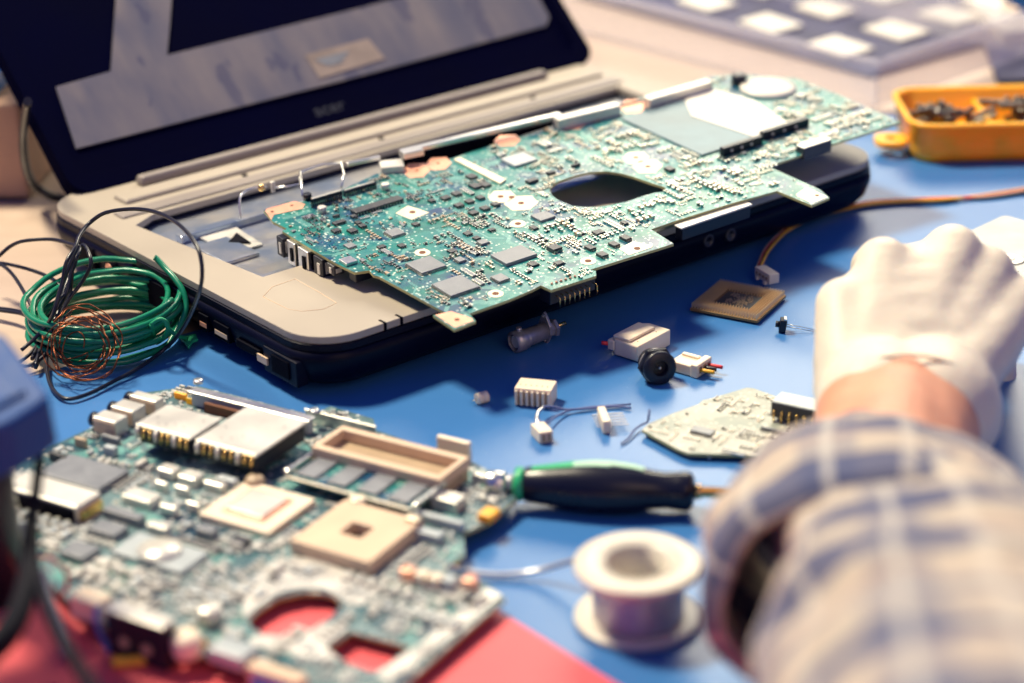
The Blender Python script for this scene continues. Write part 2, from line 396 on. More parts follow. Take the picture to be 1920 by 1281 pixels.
# dark bottom shell: stacked rounded outlines so that the sides curve under
mb = MB(); prof = [(-.016, .0035), (-.006, .0045), (-.001, .010), (.0012, .018), (.0008, .0225)]
loops = []
for g, z in prof:
    L = lap_outline(g, .024 + g * .6); n0 = len(mb.v); mb.v += [(x, y, z) for x, y in L]; loops.append((n0, len(L)))
for (a, n), (b, _) in zip(loops, loops[1:]):
    for k in range(n): mb.face((a + k, a + (k + 1) % n, b + (k + 1) % n, b + k), 0, True)
mb.face([loops[0][0] + k for k in range(loops[0][1])][::-1]); mb.face([loops[-1][0] + k for k in range(loops[-1][1])])
base = mb.build('base_shell', 'navy', lap)
# silver top deck with the open keyboard bay
bay = [(.028, .0835), (LW * .33, .0835), (LW * .335, .079), (LW * .66, .079), (LW * .665, .0835), (LW - .026, .0835), (LW - .02, .193), (.034, .193), (.019, .185)]
mb = MB(); mb.prism(lap_outline(.0004, .0242), .0226, .0262, [bay]); mb.build('rim_band', 'navy', lap, bevel=.0005)
mb = MB(); mb.prism(lap_outline(-.0004, .0235), .0263, .0300, [bay]); mb.build('palm_rest', 'silver', lap, bevel=.0016, seg=3)
mb = MB(); mb.prism([(.008, .075), (LW - .008, .075), (LW - .008, .2), (.008, .2)], .0226, .0238)
ch = mb.build('chassis_sheet', 'chassis', lap)
# chassis relief: folded strips and flaps in the bay
mb = MB()
for x0, y0, x1, y1, h in ((.03, .088, .10, .092, .0035), (.03, .12, .05, .15, .002), (.06, .10, .09, .118, .0012), (.03, .16, .20, .166, .004), (.2, .15, .34, .156, .003), (.12, .1, .16, .14, .002), (.25, .09, .33, .12, .002)):
    mb.box(x0, y0, .0239, x1, y1, .0239 + h)
mb.build('chassis_rib', 'chassis', lap, bevel=.0005)
f = LF
tri = [f.pt(*ZL(1285, 300), .027), f.pt(*ZL(1330, 250), .027), f.pt(*ZL(1410, 305), .027)]
mb = MB(); mb.prism([f.pt(*ZL(*p), .0245) for p in ((1110, 285), (1300, 215), (1480, 330), (1300, 378))], .0243, .0252); mb.build('cover_label', 'tin_white', lap, bevel=.0002)
mb = MB(); mb.prism(tri, .0255, .0262); mb.build('dark_flap', 'port', lap)
# hinge deck ridges
mb = MB(); mb.box(.018, .196, .0302, LW - .012, .207, .0312, taper=.001); mb.build('hinge_ridge', 'silver_dull', lap, bevel=.0008)
mb = MB(); mb.box(.030, .2135, .0302, LW - .012, .228, .0324, taper=.0015); mb.build('hinge_ridge', 'silver', lap, bevel=.001)
mb = MB(); mb.box(.05, .2315, .0302, LW - .04, .2395, .0352, taper=.001); mb.build('hinge_cover', 'silver_dull', lap, bevel=.0015)
mb = MB(); mb.box(.05, .1937, .0245, LW - .04, .1958, .0290); mb.build('keyboard_slot', 'port', lap)
for xx in (.017, .10, .19, .30):
    mb = MB(); mb.lathe([(.0016, 0), (.0016, .0005), (.0006, .0006)], 12, org=(xx, .2102, .0301)); mb.build('screw', 'port', lap)
# touchpad: a shallow outlined field with its buttons
def outline_groove(pts, r, z, mt):
    mb = MB(); mb.tube([(x, y, z) for x, y in pts] + [(*pts[0], z)], r, 5, smooth=1); return mb.build('touchpad_outline', mt, lap)
tp = [f.pt(*ZL(1480, 620), .03), f.pt(*ZL(1620, 690), .03), f.pt(*ZL(1700, 702), .03), f.pt(*ZL(1820, 690), .03), f.pt(*ZL(1893, 655), .03), f.pt(*ZL(1800, 597), .03), f.pt(*ZL(1660, 520), .03), f.pt(*ZL(1530, 565), .03)]
outline_groove(tp, .00022, .0300, 'tan')
# latch marks and indicator slots on the front edge
for u, v in ((712, 601), (745, 592)):
    x, y = f.pt(u, v, .03); mb = MB(); mb.box(x - .0006, -.0002, .0245, x + .0006, .0045, .0302); mb.build('indicator_slot', 'port', lap)
# side sockets on the left edge
def side_port(nm, u0, u1, z0, z1, mt='port', d=.0012, inner=None):
    """u0,u1 = photo x along the left edge -> local y range"""
    ys = []
    for u in (u0, u1):
        v = 390 + .5675 * (u - 133); ys.append(f.pt(u, v, .03)[1])
    a, b = sorted(ys); mb = MB(); mb.box(-.0019, a, z0, .004, b, z1); o = mb.build(nm, mt, lap, bevel=.0004)
    if inner:
        mb = MB(); mb.box(-.0021, a + .0012, z0 + .0018, -.0012, b - .0012, z0 + .0040); mb.build('contact', inner, o)
    return o
side_port('lock_slot', 162, 196, .008, .020)
x, y = f.pt(235, 448, .03)
mb = MB(); mb.lathe([(.0058, 0), (.0058, .002), (.0044, .0022), (.0044, .0024)], 24, axis=(-1, 0, 0), org=(-.0008, y + .004, .0145)); jk = mb.build('power_socket', 'port', lap)
mb = MB(); mb.lathe([(.0036, 0), (.0036, .0006)], 20, axis=(-1, 0, 0), org=(-.0028, y + .004, .0145)); mb.build('contact', 'copper_pad', jk)
side_port('network_socket', 258, 276, .009, .019); side_port('air_vent', 292, 352, .007, .020)
side_port('usb_socket', 383, 400, .009, .017, inner='copper_pad'); side_port('usb_socket', 410, 437, .009, .017, inner='tan')
side_port('card_slot', 450, 492, .010, .014); o = side_port('card_slot', 500, 560, .006, .018, 'navy')
mb = MB(); mb.box(-.0026, f.pt(520, 610, .03)[1] - .012, .008, -.0020, f.pt(520, 610, .03)[1] + .002, .0165); mb.build('card_door', 'port', lap, bevel=.0004)
mb = MB(); mb.box(-.0028, .036, .0095, -.0018, .044, .013); mb.build('contact', 'tan', lap)
for u, v in ((1330, 452), (1371, 441)):      # two audio sockets on the front edge
    p = LF.hit(u, v, 0); 
    d = ray(u, v); fo = LF.o - LF.y * .0016; t_ = (fo - CAM).dot(LF.y) / d.dot(LF.y); q = CAM + d * t_; lx = (q - LF.o).dot(LF.x)
    mb = MB(); mb.lathe([(.0034, 0), (.0034, .0014), (.0022, .0014), (.0020, .0006)], 20, axis=(0, -1, 0), org=(lx, -.0002, q.z)); mb.build('audio_socket', 'chip', lap)
for x, y in ((.03, .03), (LW - .03, .03), (.03, .22), (LW - .03, .22)):
    mb = MB(); mb.lathe([(.007, 0), (.007, .004)], 20, org=(x, y, 0)); mb.build('foot', 'rubber_black', lap)
# lid leaning far back
LEAN = math.radians(47); ly, lz = .2475, .0335
LO = LF.o + LF.y * ly + Vector((0, 0, lz)); ud = LF.y * math.sin(LEAN) + Vector((0, 0, math.cos(LEAN)))
KF = Frame(LO, LF.x, LF.x.cross(ud))
lidM = Matrix.Translation((0, ly, lz)) @ Matrix.Rotation(math.pi / 2 - LEAN, 4, 'X')
def lidpart(mb, name, m_, par=None, bevel=0):
    o = mb.build(name, m_, par or lap, bevel=bevel)
    if par is None: o.matrix_local = lidM
    return o
lo = rounded(.017, -.006, LW + .008, .252, .012, 8)
mb = MB(); mb.prism(lo, -.009, -.001); lid = lidpart(mb, 'lid_shell', 'lid', bevel=.002)
li = rounded(.025, .004, LW - .001, .244, .008, 8)
mb = MB(); mb.prism(lo, -.0009, .0012, [li]); lidpart(mb, 'lid_rim', 'lid', lid, bevel=.0008)
g = [(105, 163), (208, 134), (213, 60), (222, -60), (326, -60), (318, 50), (313, 104), (640, 24), (860, -32), (1000, -70), (1012, 0), (1030, 32), (1024, 48), (840, 98), (640, 152), (400, 213), (143, 279)]
mb = MB(); mb.prism([KF.pt(u, v, 0) for u, v in g], -.0008, .0002); lidpart(mb, 'foil_backing', 'foil', lid)
mb = MB(); mb.prism([KF.pt(u, v, .0005) for u, v in ((572, 103), (690, 72), (722, 110), (600, 147))], .00025, .0006); st = lidpart(mb, 'sticker', 'sticker', lid)
mb = MB(); mb.prism([KF.pt(u, v, .0008) for u, v in ((590, 112), (655, 95), (640, 118), (615, 124))], .0007, .0008); mb.build('sticker_print', 'chip_grey', st)
def text_mesh(name, body, size, mt, parent, mtx, depth=.0002):
    cu = D.curves.new(name, 'FONT'); cu.body = body; cu.size = size; cu.extrude = depth; cu.align_x = 'LEFT'; cu.resolution_u = 3
    ob = D.objects.new('tmp', cu); COL.objects.link(ob); bpy.context.view_layer.update()
    me = bpy.data.meshes.new_from_object(ob.evaluated_get(bpy.context.evaluated_depsgraph_get())); me.name = name
    D.objects.remove(ob); me.materials.clear(); me.materials.append(M[mt])
    o = D.objects.new(name, me); COL.objects.link(o); o.parent = parent; o.matrix_local = mtx; return o
p0 = KF.pt(594, 218, .0015); p1 = KF.pt(660, 198, .0015)
text_mesh('lettering', 'acer', .0105, 'chip', lid, Matrix.Translation((p0[0], p0[1], .0010)) @ Matrix.Scale(1.15, 4, (1, 0, 0)))

# =================================================================== green motherboard lying on the laptop
zb = .0365
n1_ = Vector((0, -.06, 1)).normalized()
o1 = P(850, 590, zb)
B1 = Frame(o1, (1, 0, 0), n1_); a_, b_ = B1.hit(869, 588), B1.hit(1106, 507); B1 = Frame(o1, b_ - a_, n1_)
b1 = thing('green_motherboard', 'long green motherboard crowded with chips resting across the laptop', 'circuit board', mw=B1.mw())
out1 = [(494, 394), (512, 416), (538, 429), (529, 433), (546, 444), (590, 471), (630, 494), (665, 511), (692, 507), (700, 516), (711, 519), (838, 588), (812, 591), (852, 618), (892, 602), (880, 588),
        (957, 561), (999, 543), (1014, 535), (1033, 544), (1118, 517), (1117, 508), (1106, 506), (1263, 457), (1221, 430), (1273, 412), (1380, 379), (1457, 358), (1522, 385), (1555, 371), (1537, 355), (1440, 312), (1510, 288), (1567, 268), (1688, 229),
        (1573, 178), (1493, 147), (1400, 140), (1330, 143), (1160, 197), (847, 297), (753, 322), (705, 326), (639, 358), (567, 378), (538, 378)]
hole1 = [(590, 440), (610, 405), (650, 380), (750, 345), (850, 322), (960, 315), (1050, 328), (1130, 350), (1260, 395), (1340, 420), (1340, 448), (1270, 455), (1185, 480), (1100, 510), (1000, 532), (900, 548), (820, 548), (740, 540), (640, 500), (605, 470)]
OL1 = [B1.pt(*p) for p in out1]; HO1 = [B1.pt(*Z6(*p)) for p in hole1]
mb = MB(); mb.prism(OL1, -.0013, 0, [HO1], 0, 1); mb.build('board', ['pcb', 'pcb_edge'], b1)
occupied = []
def keep(x0, y0, x1, y1): occupied.append((x0, y0, x1, y1))
def rectpart(FR, root, name, a, b, h, mt='chip', bevel=.0002, z0=.00003, top=None, taper=0, occ=None, register=True):
    x0, y0, x1, y1 = FR.rect(a, b, z0 + h); mb = MB(); mb.box(x0, y0, z0, x1, y1, z0 + h, taper=taper, top=top)
    o = mb.build(name, mt, root, bevel=bevel)
    if register: (occ if occ is not None else occupied).append((x0, y0, x1, y1))
    return o, (x0, y0, x1, y1)
def pins(root, r, n, side, h, L=.0009, wd=.00028, mt='solder', both=True):
    """gull-wing pins along the sides of a chip body"""
    x0, y0, x1, y1 = r; mb = MB()
    def one(cx, cy, dx, dy):
        px, py = (wd, 0) if dy else (0, wd)
        mb.box(min(cx - px / 2, cx + dx * L - px / 2) if dx else cx - wd / 2, min(cy, cy + dy * L) if dy else cy - wd / 2, .00002,
               max(cx, cx + dx * L) if dx else cx + wd / 2, max(cy, cy + dy * L) if dy else cy + wd / 2, .00025)
        ex, ey = (cx + dx * L * .25, cy + dy * L * .25)
        mb.box(ex - (wd / 2 if dy else L * .25), ey - (wd / 2 if dx else L * .25), .0002, ex + (wd / 2 if dy else L * .25), ey + (wd / 2 if dx else L * .25), h * .6)
    if 'x' in side:
        for k in range(n):
            x = x0 + (x1 - x0) * (k + .5) / n; one(x, y0, 0, -1)
            if both: one(x, y1, 0, 1)
    if 'y' in side:
        for k in range(n):
            y = y0 + (y1 - y0) * (k + .5) / n; one(x0, y, -1, 0)
            if both: one(x1, y, 1, 0)
    return mb
def chip(a, b, h=.0012, n=0, side='xy', mt='chip', FR=None, root=None, L=.0009, name='chip'):
    o, r = rectpart(FR or B1, root or b1, name, a, b, h, mt)
    if n: pins(o, r, n, side, h, L).build('pin_row', 'solder', o)
    return o
z5 = lambda *p: [Z5(*q) for q in p]; z6 = lambda *p: [Z6(*q) for q in p]
chip(*z5((970, 912), (1235, 925)), .0014, 26, mt='chip_grey'); chip(*z5((1140, 1047), (1455, 1060)), .0014, 28, mt='chip_grey')
chip(*z6((205, 857), (510, 850)), .0016, mt='chip_grey'); chip(*z6((465, 600), (630, 605)), .0012, mt='chip_grey')
chip(*z6((568, 800), (675, 806)), .0022, 7, 'x'); 
for a, b in (((812, 798), (895, 808)), ((890, 845), (975, 852)), ((968, 778), (1050, 786)), ((1040, 735), (1125, 745))): chip(*z6(a, b), .0015, 4, 'x')
for a, b in (((862, 705), (952, 706)), ((612, 905), (690, 906)), ((440, 910), (525, 914)), ((455, 672), (520, 680)), ((1045, 640), (1105, 648))): chip(*z6(a, b), .001, 4, 'y')
chip(*z5((830, 705), (970, 712)), .0012, 12, mt='chip_grey'); chip(*z5((565, 790), (655, 796)), .001, 6, 'x', mt='chip_grey'); chip(*z5((1522, 998), (1648, 1008)), .0012, 8, mt='chip_grey')
chip(*z5((1282, 880), (1365, 888)), .0011, 5, 'y', mt='chip_grey'); chip(*z5((1430, 768), (1517, 772)), .0011, 5, 'y', mt='chip_grey')
for a, b in (((1340, 712), (1410, 716)), ((1005, 652), (1068, 655)), ((1235, 825), (1310, 830)), ((1500, 690), (1560, 690)), ((912, 790), (978, 795)), ((780, 800), (848, 800)), ((1400, 742), (1462, 745))): chip(*z5(a, b), .001, 3, 'x')
# MOSFET pairs
for a, b in (((1190, 480), (1268, 482)), ((1262, 452), (1340, 456)), ((1278, 528), (1355, 530)), ((1350, 503), (1422, 506)), ((1420, 477), (1490, 481)), ((1372, 577), (1450, 580)), ((1447, 547), (1525, 550)), ((1520, 521), (1590, 525)), ((1355, 340), (1442, 345)), ((1375, 400), (1470, 408)), ((1112, 498), (1168, 502)),
             ((490, 645), (588, 636)), ((482, 693), (556, 696)), ((585, 692), (665, 696)), ((635, 640), (690, 645)), ((660, 662), (722, 665)), ((608, 600), (662, 605)), ((495, 600), (545, 595)), ((1440, 390), (1530, 400))): chip(*z5(a, b), .0013, 4, 'x')
for a, b in (((430, 372), (520, 366)), ((565, 318), (632, 314)), ((728, 272), (792, 262)), ((1330, 290), (1410, 296))): chip(*z6(a, b), .0016)
chip(*z6((270, 232), (515, 235)), .0014, 10, 'x', mt='chip_pale'); 
# long dark connectors near the left back edge
for a, b, h, mt in (((355, 500), (560, 440), .0045, 'black'), ((560, 440), (782, 388), .0030, 'black'), ((610, 562), (960, 492), .0020, 'chip')):
    o, r = rectpart(B1, b1, 'board_connector', Z5(*a), Z5(*b), h, mt)
    mbx = MB(); x0, y0, x1, y1 = r
    if mt == 'black': mbx.box(x0 + .0006, y0 + .0006, h + .0001, x1 - .0006, y1 - .0006, h + .0005); mbx.build('connector_shell', 'tin_white', o, bevel=.0001)
    pins(o, r, 16, 'x', h).build('pin_row', 'solder', o)
for a in ((335, 500), (840, 435), (430, 585)):
    x, y = B1.pt(*Z5(*a)); mb = MB(); mb.lathe([(.0022, 0), (.0022, .003), (.0019, .0033)], 16, org=(x, y, .00003)); mb.build('round_capacitor', 'tin_white' if a[0] != 335 else 'black', b1); keep(x - .003, y - .003, x + .003, y + .003)
# cream strip
p_, q_, s_, t_ = [B1.pt(*Z5(*a)) for a in ((1285, 250), (1320, 235), (1622, 380), (1585, 408))]
mb = MB(); mb.prism([p_, q_, s_, t_], .00003, .0011); mb.build('memory_key', 'cream_pad', b1, bevel=.0001); xs = [q[0] for q in (p_, q_, s_, t_)]; ys = [q[1] for q in (p_, q_, s_, t_)]; keep(min(xs), min(ys), max(xs), max(ys))
# bare pads round the screw holes
def pad(name, pts, hole, mt, r=.0016):
    L = [B1.pt(*p) for p in pts]; mb = MB(); mb.prism(L, .00004, .00016); o = mb.build(name, mt, b1)
    xs = [q[0] for q in L]; ys = [q[1] for q in L]; keep(min(xs), min(ys), max(xs), max(ys))
    for h in hole:
        x, y = B1.pt(*h); mb = MB(); mb.prism(circle(x, y, r, 14), .00018, .0003); mb.build('screw_hole', 'hole', o)
def hexa(cx, cy, rx, ry): return [(cx - rx, cy + ry * .1), (cx - rx * .55, cy - ry * .9), (cx + rx * .6, cy - ry), (cx + rx, cy - ry * .1), (cx + rx * .5, cy + ry * .9), (cx - rx * .5, cy + ry)]
Zs = lambda L, Z: [Z(*p) for p in L]
pad('copper_pad', [(497, 396), *Zs([(70, 560), (250, 510), (320, 530), (300, 560), (115, 600), (100, 632)], Z5)], Zs([(105, 580), (232, 540)], Z5), 'copper_pad', .0009)
pad('copper_pad', Zs(hexa(1040, 312, 92, 48), Z5), Zs([(1045, 312)], Z5), 'copper_pad', .0009); pad('copper_pad', Zs(hexa(1185, 268, 85, 42), Z5), Zs([(1182, 266)], Z5), 'copper_pad', .0009)
pad('copper_pad', Zs(hexa(315, 118, 88, 38), Z6), [], 'copper_pad'); pad('copper_pad', Zs(hexa(1300, 703, 78, 30), ZT), [], 'copper_pad'); pad('copper_pad', Zs(hexa(1643, 600, 80, 38), ZT), [], 'copper_pad')
pad('solder_pad', Zs([(905, 590), (985, 540), (1125, 585), (1010, 632)], Z5), Zs([(1015, 583)], Z5), 'cream_pad')
pad('solder_pad', Zs(hexa(280, 482, 92, 40), Z6), Zs([(272, 482), (345, 486)], Z6), 'cream_pad'); pad('solder_pad', Zs(hexa(405, 524, 112, 48), Z6), Zs([(405, 524)], Z6), 'cream_pad')
pad('solder_pad', Zs(hexa(1150, 232, 88, 38), Z6), Zs([(1150, 228)], Z6), 'cream_pad'); pad('solder_pad', Zs(hexa(1225, 286, 98, 44), Z6), Zs([(1228, 287)], Z6), 'cream_pad')
pad('solder_pad', Zs([(1040, 820), (1130, 772), (1260, 800), (1250, 812), (1105, 862)], Z6), Zs([(1158, 819)], Z6), 'cream_pad')
for a, Z in (((1080, 845), Z5), ((1555, 1112), Z5), ((1700, 658), Z5), ((840, 900), Z6)): pad('solder_pad', Zs(circle(*a, 52, 18, 24), Z), [Z(*a)], 'cream_pad')
pad('solder_pad', [(816, 591), (846, 584), (884, 597), (888, 602), (853, 615)], [(857, 600)], 'copper_pad', .0012)
pad('solder_pad', [(1492, 366), (1512, 352), (1552, 370), (1522, 382)], [(1532, 367)], 'cream_pad', .0012)
# large pale foil-covered field and the connectors along it
o, r = rectpart(B1, b1, 'heat_spreader_plate', (1165, 222), (1487, 236), .0010, 'foil_plate', register=True)
mb = MB(); mb.prism([B1.pt(*p, .0015) for p in ((1323, 163), (1413, 187), (1478, 230), (1420, 258), (1297, 217), (1284, 187))], .00105, .0014); mb.build('glare_patch', 'white', b1)  # painted glare: white polygon for the bright streak across the plate
for a, b in (((1350, 292), (1422, 268)), ((1424, 262), (1514, 236))):
    x0, y0 = B1.pt(*a); x1, y1 = B1.pt(*b)
    mb = MB(); mb.box(x0, y0 - .0028, .00003, x1, y0 + .0004, .0048); o = mb.build('board_connector', 'black', b1, bevel=.0003); keep(x0, y0 - .003, x1, y0 + .0006)
    for k in range(3):
        mb = MB(); mb.lathe([(.0008, 0), (.0008, .0004)], 10, axis=(0, -1, 0), org=(x0 + (x1 - x0) * (.2 + .25 * k), y0 - .0028, .0025)); mb.build('contact', 'white', o)
# silver round blower cap at the back corner
x, y = B1.pt(1440, 168); mb = MB(); mb.lathe([(.0155, 0), (.0155, .0012), (.0150, .0020), (.009, .0027), (.003, .0030), (.00001, .0030)], 36, org=(x, y, .00003)); mb.build('round_speaker', 'white', b1); keep(x - .016, y - .016, x + .016, y + .016)
mb = MB(); mb.lathe([(.0042, 0), (.0042, .0055), (.003, .006)], 16, org=(B1.pt(1385, 158)[0], B1.pt(1385, 158)[1], .00003)); mb.build('round_capacitor', 'black', b1)
# long silver bars along the back edge (slot rails)
def bar(a, b, wd, h, mt='tin', name='slot_rail', z0=.00003):
    x0, y0 = B1.pt(*a, z0 + h); x1, y1 = B1.pt(*b, z0 + h); L = math.hypot(x1 - x0, y1 - y0); an = math.atan2(y1 - y0, x1 - x0)
    mb = MB(); cx, cy = (x0 + x1) / 2, (y0 + y1) / 2; mb.box(cx - L / 2, cy - wd / 2, z0, cx + L / 2, cy + wd / 2, z0 + h, rot=an); return mb.build(name, mt, b1, bevel=.0003)
bar((755, 290), (1330, 160), .003, .013, 'port', 'rail_shade_strip', z0=-.0125)  # black strip added under the rails, standing in for the shade behind the board
bar((755, 281), (1050, 212), .0040, .0022, z0=.004); bar((1042, 222), (1158, 194), .0062, .006, 'tin_white'); bar((1212, 184), (1330, 150), .0058, .006, 'tin_white')
bar((752, 284), (790, 276), .0065, .0035, z0=.004); bar((650, 305), (712, 292), .0022, .0020, z0=.004)
bar((712, 308), (756, 304), .010, .0035, 'tin_white', 'metal_tab')
# metal side brackets standing up past the left back edge
bk = lambda pts, r=.0007: MB().tube([B1.hit(u, v, z) for u, v, z in pts], r, 6, smooth=2)
bi = B1.mw().inverted()
def brk(pts, name='wire_bracket', r=.0006):
    mb = MB(); mb.tube([tuple(bi @ B1.hit(u, v, z)) for u, v, z in pts], r, 6, smooth=2); return mb.build(name, 'tin', b1)
brk([(452, 410, -.008), (449, 385, -.002), (451, 368, .002), (462, 357, .003), (480, 352, .003), (500, 350, .003)])
brk([(515, 352, .003), (563, 345, .003), (565, 322, .006), (640, 305, .006), (640, 352, .001)]); brk([(563, 322, .006), (567, 368, .001)])
mb = MB(); mb.sphere(tuple(bi @ B1.hit(490, 352, .003)), .0018); mb.build('contact', 'gold', b1)
mb = MB(); p_ = bi @ B1.hit(512, 350, .003); mb.box(p_.x - .0012, p_.y - .0008, p_.z - .003, p_.x + .0010, p_.y + .0008, p_.z + .0028); mb.build('wire_clip', 'tin_white', b1, bevel=.0005)
# silver plate and dark connector on the front right edge
x0, y0 = B1.pt(1272, 424, -.001); x1, y1 = B1.pt(1408, 380, -.001)
mb = MB(); mb.box(x0, y0 - .0022, -.0023, x1, y0 + .0035, -.0014); mb.build('card_edge_connector', 'tin_white', b1, bevel=.0003)
mb = MB(); mb.box(x0 + .001, y0 - .0018, -.0085, x1 - .001, y0 + .0035, -.0024); mb.build('board_connector', 'black', b1, bevel=.0004)
x0, y0 = B1.pt(1508, 278, .004); x1, y1 = B1.pt(1562, 262, .004)
mb = MB(); mb.box(x0, y0, -.003, x1, y0 + .006, .0035); o = mb.build('board_connector', 'chip', b1, bevel=.0003); mb = MB(); mb.box(x0, y0 + .0003, .0036, x1, y0 + .0060, .0040); mb.build('connector_shell', 'tin_white', o)
# right-angle gold header under the front tab
x0, y0 = B1.pt(1036, 548, -.002); x1, y1 = B1.pt(1118, 522, -.002)
mb = MB(); mb.box(x0 - .001, y0 + .0005, -.0085, x1 + .0005, y0 + .0085, -.0014); o = mb.build('pin_header', 'black', b1, bevel=.0003)
for k in range(8):
    if k == 7: xx = x1 - .0008
    else: xx = x0 + .0022 + (x1 - x0 - .006) * k / 6.5
    mb = MB(); mb.tube([(xx, y0 + .002, -.0045), (xx, y0 - .0022, -.0045), (xx, y0 - .0026, -.0049), (xx, y0 - .0026, -.0092)], .00028, 6, smooth=1); mb.build('header_pin', 'gold', o)
for k in range(7):
    x, y = B1.pt(*Z6(605 + k * 30, 1050 - k * 9.5)); mb = MB(); mb.lathe([(.0007, 0), (.0004, .0008), (.00001, .001)], 10, org=(x, y, .00003)); mb.build('solder_joint', 'copper_pad', b1)
# sockets hanging under the left edge
for (u, v, wx, wy, hz, mt) in ((527, 446, .006, .006, .010, 'black'), (548, 455, .006, .007, .012, 'tin'), (572, 470, .010, .009, .013, 'tin'), (600, 485, .008, .008, .010, 'black'), (622, 497, .006, .006, .005, 'chip')):
    x, y = B1.pt(u, v, -.001); mb = MB(); mb.box(x, y - wy * .2, -.0014 - hz, x + wx, y + wy * .8, -.0014); o = mb.build('side_socket', mt, b1, bevel=.0004)
    mb = MB(); mb.box(x - .0006, y + wy * .02, -.0014 - hz * .8, x - .0001, y + wy * .30, -.0014 - hz * .25); mb.box(x + wx * .2, y - wy * .2 - .0005, -.0014 - hz * .75, x + wx * .7, y - wy * .2 - .0001, -.003); mb.build('spring_tab', 'tin_white' if mt != 'tin' else 'port', o)
x, y = B1.pt(668, 514, -.0013); mb = MB(); mb.box(x, y + .0006, -.0062, x + .0095, y + .0065, -.0014); mb.build('board_connector', 'black', b1, bevel=.0003)
chip(*z5((535, 885), (660, 893)), .0016, mt='tin')

def scatter(FR, outline, holes, occ, n, sizes, seed, mats, name, root, minf=.0):
    """hundreds of tiny soldered parts, one mesh; they keep to the board's own axes and avoid the large parts"""
    rnd = random.Random(seed); mb = MB(); xs = [p[0] for p in outline]; ys = [p[1] for p in outline]; got = 0; tries = 0; cells = {}
    ox, oy = rnd.random() * 9, rnd.random() * 9
    while got < n and tries < n * 30:
        tries += 1; x, y = rnd.uniform(min(xs), max(xs)), rnd.uniform(min(ys), max(ys))
        if noise.noise(Vector((x * 55 + ox, y * 55 + oy, 0))) < -.08 and rnd.random() > .08: continue
        s = rnd.choice(sizes); g = s * 1.1
        if not all(inside((x + a, y + b), outline) for a, b in ((g, g), (-g, g), (g, -g), (-g, -g))): continue
        if any(inside((x + a, y + b), h) for h in holes for a, b in ((g, g), (-g, g), (g, -g), (-g, -g))): continue
        if any(a - g < x < c + g and b - g < y < d + g for a, b, c, d in occ): continue
        run = rnd.choice((1, 1, 2, 3, 4, 6)); horiz = rnd.random() < .5; kind = rnd.random()
        for q in range(run):
            px, py = (x + q * s * 1.15, y) if not horiz else (x, y + q * s * 1.15)
            if not inside((px + g, py + g), outline) or any(a - g < px < c + g and b - g < py < d + g for a, b, c, d in occ) or any(inside((px + a, py + a), h) for h in holes for a in (g, -g)): break
            key = (int(px / (s * 1.05)), int(py / (s * 1.05)), s)
            if key in cells: break
            cells[key] = 1; L, W_, H = s * .95, s * .52, s * (.34 if kind < .5 else .5)
            if kind > .93: L, W_, H = s * 1.3, s * 1.1, s * .5
            if not horiz: L, W_ = W_, L
            mi = 0 if kind < .42 else 1 if kind < .72 else 0 if kind < .93 else 2
            mb.box(px - L / 2, py - W_ / 2, .00003, px + L / 2, py + W_ / 2, H, mi)
            e = s * .16
            if horiz:
                mb.box(px - L / 2 - e * .3, py - W_ / 2 - .00003, .00002, px - L / 2 + e, py + W_ / 2 + .00003, H * 1.06, 3); mb.box(px + L / 2 - e, py - W_ / 2 - .00003, .00002, px + L / 2 + e * .3, py + W_ / 2 + .00003, H * 1.06, 3)
            else:
                mb.box(px - L / 2 - .00003, py - W_ / 2 - e * .3, .00002, px + L / 2 + .00003, py - W_ / 2 + e, H * 1.06, 3); mb.box(px - L / 2 - .00003, py + W_ / 2 - e, .00002, px + L / 2 + .00003, py + W_ / 2 + e * .3, H * 1.06, 3)
            got += 1
    o = mb.build(name, mats, root); o['kind'] = 'stuff'; return o
def traces(FR, outline, holes, n, seed, mt, root, w_=.00022, gap=.00045):
    """bundles of parallel copper tracks with 45 degree bends"""
    rnd = random.Random(seed); mb = MB(); xs = [p[0] for p in outline]; ys = [p[1] for p in outline]
    for _ in range(n):
        x, y = rnd.uniform(min(xs), max(xs)), rnd.uniform(min(ys), max(ys)); m_ = rnd.randint(3, 9); d = rnd.randint(0, 7) * math.pi / 4; segs = [(rnd.uniform(.004, .016), 0), (rnd.uniform(.002, .008), rnd.choice((-1, 1)) * math.pi / 4), (rnd.uniform(.003, .012), 0)]
        for k in range(m_):
            px, py = x - math.sin(d) * gap * k, y + math.cos(d) * gap * k; a = d
            for L, t_ in segs:
                a2 = d + t_; qx, qy = px + math.cos(a2) * L, py + math.sin(a2) * L
                if all(inside((px + (qx - px) * f_, py + (qy - py) * f_), outline) and not any(inside((px + (qx - px) * f_, py + (qy - py) * f_), h) for h in holes) for f_ in (0, .5, 1)):
                    nx, ny = -math.sin(a2) * w_ / 2, math.cos(a2) * w_ / 2; n0 = len(mb.v)
                    mb.v += [(px + nx, py + ny, .00002), (px - nx, py - ny, .00002), (qx - nx, qy - ny, .00002), (qx + nx, qy + ny, .00002)]; mb.face((n0, n0 + 1, n0 + 2, n0 + 3))
                px, py = qx, qy
    o = mb.build('copper_tracks', mt, root); o['kind'] = 'stuff'; return o
traces(B1, OL1, [HO1], 150, 31, 'track', b1)
scatter(B1, OL1, [HO1], occupied, 2300, (.0010, .0012, .0016, .0020), 3, ['chip', 'cap', 'chip_grey', 'solder'], 'small_components', b1)
scatter(B1, OL1, [HO1], occupied, 260, (.0026, .0032), 5, ['chip', 'cap', 'chip_grey', 'solder'], 'medium_components', b1)

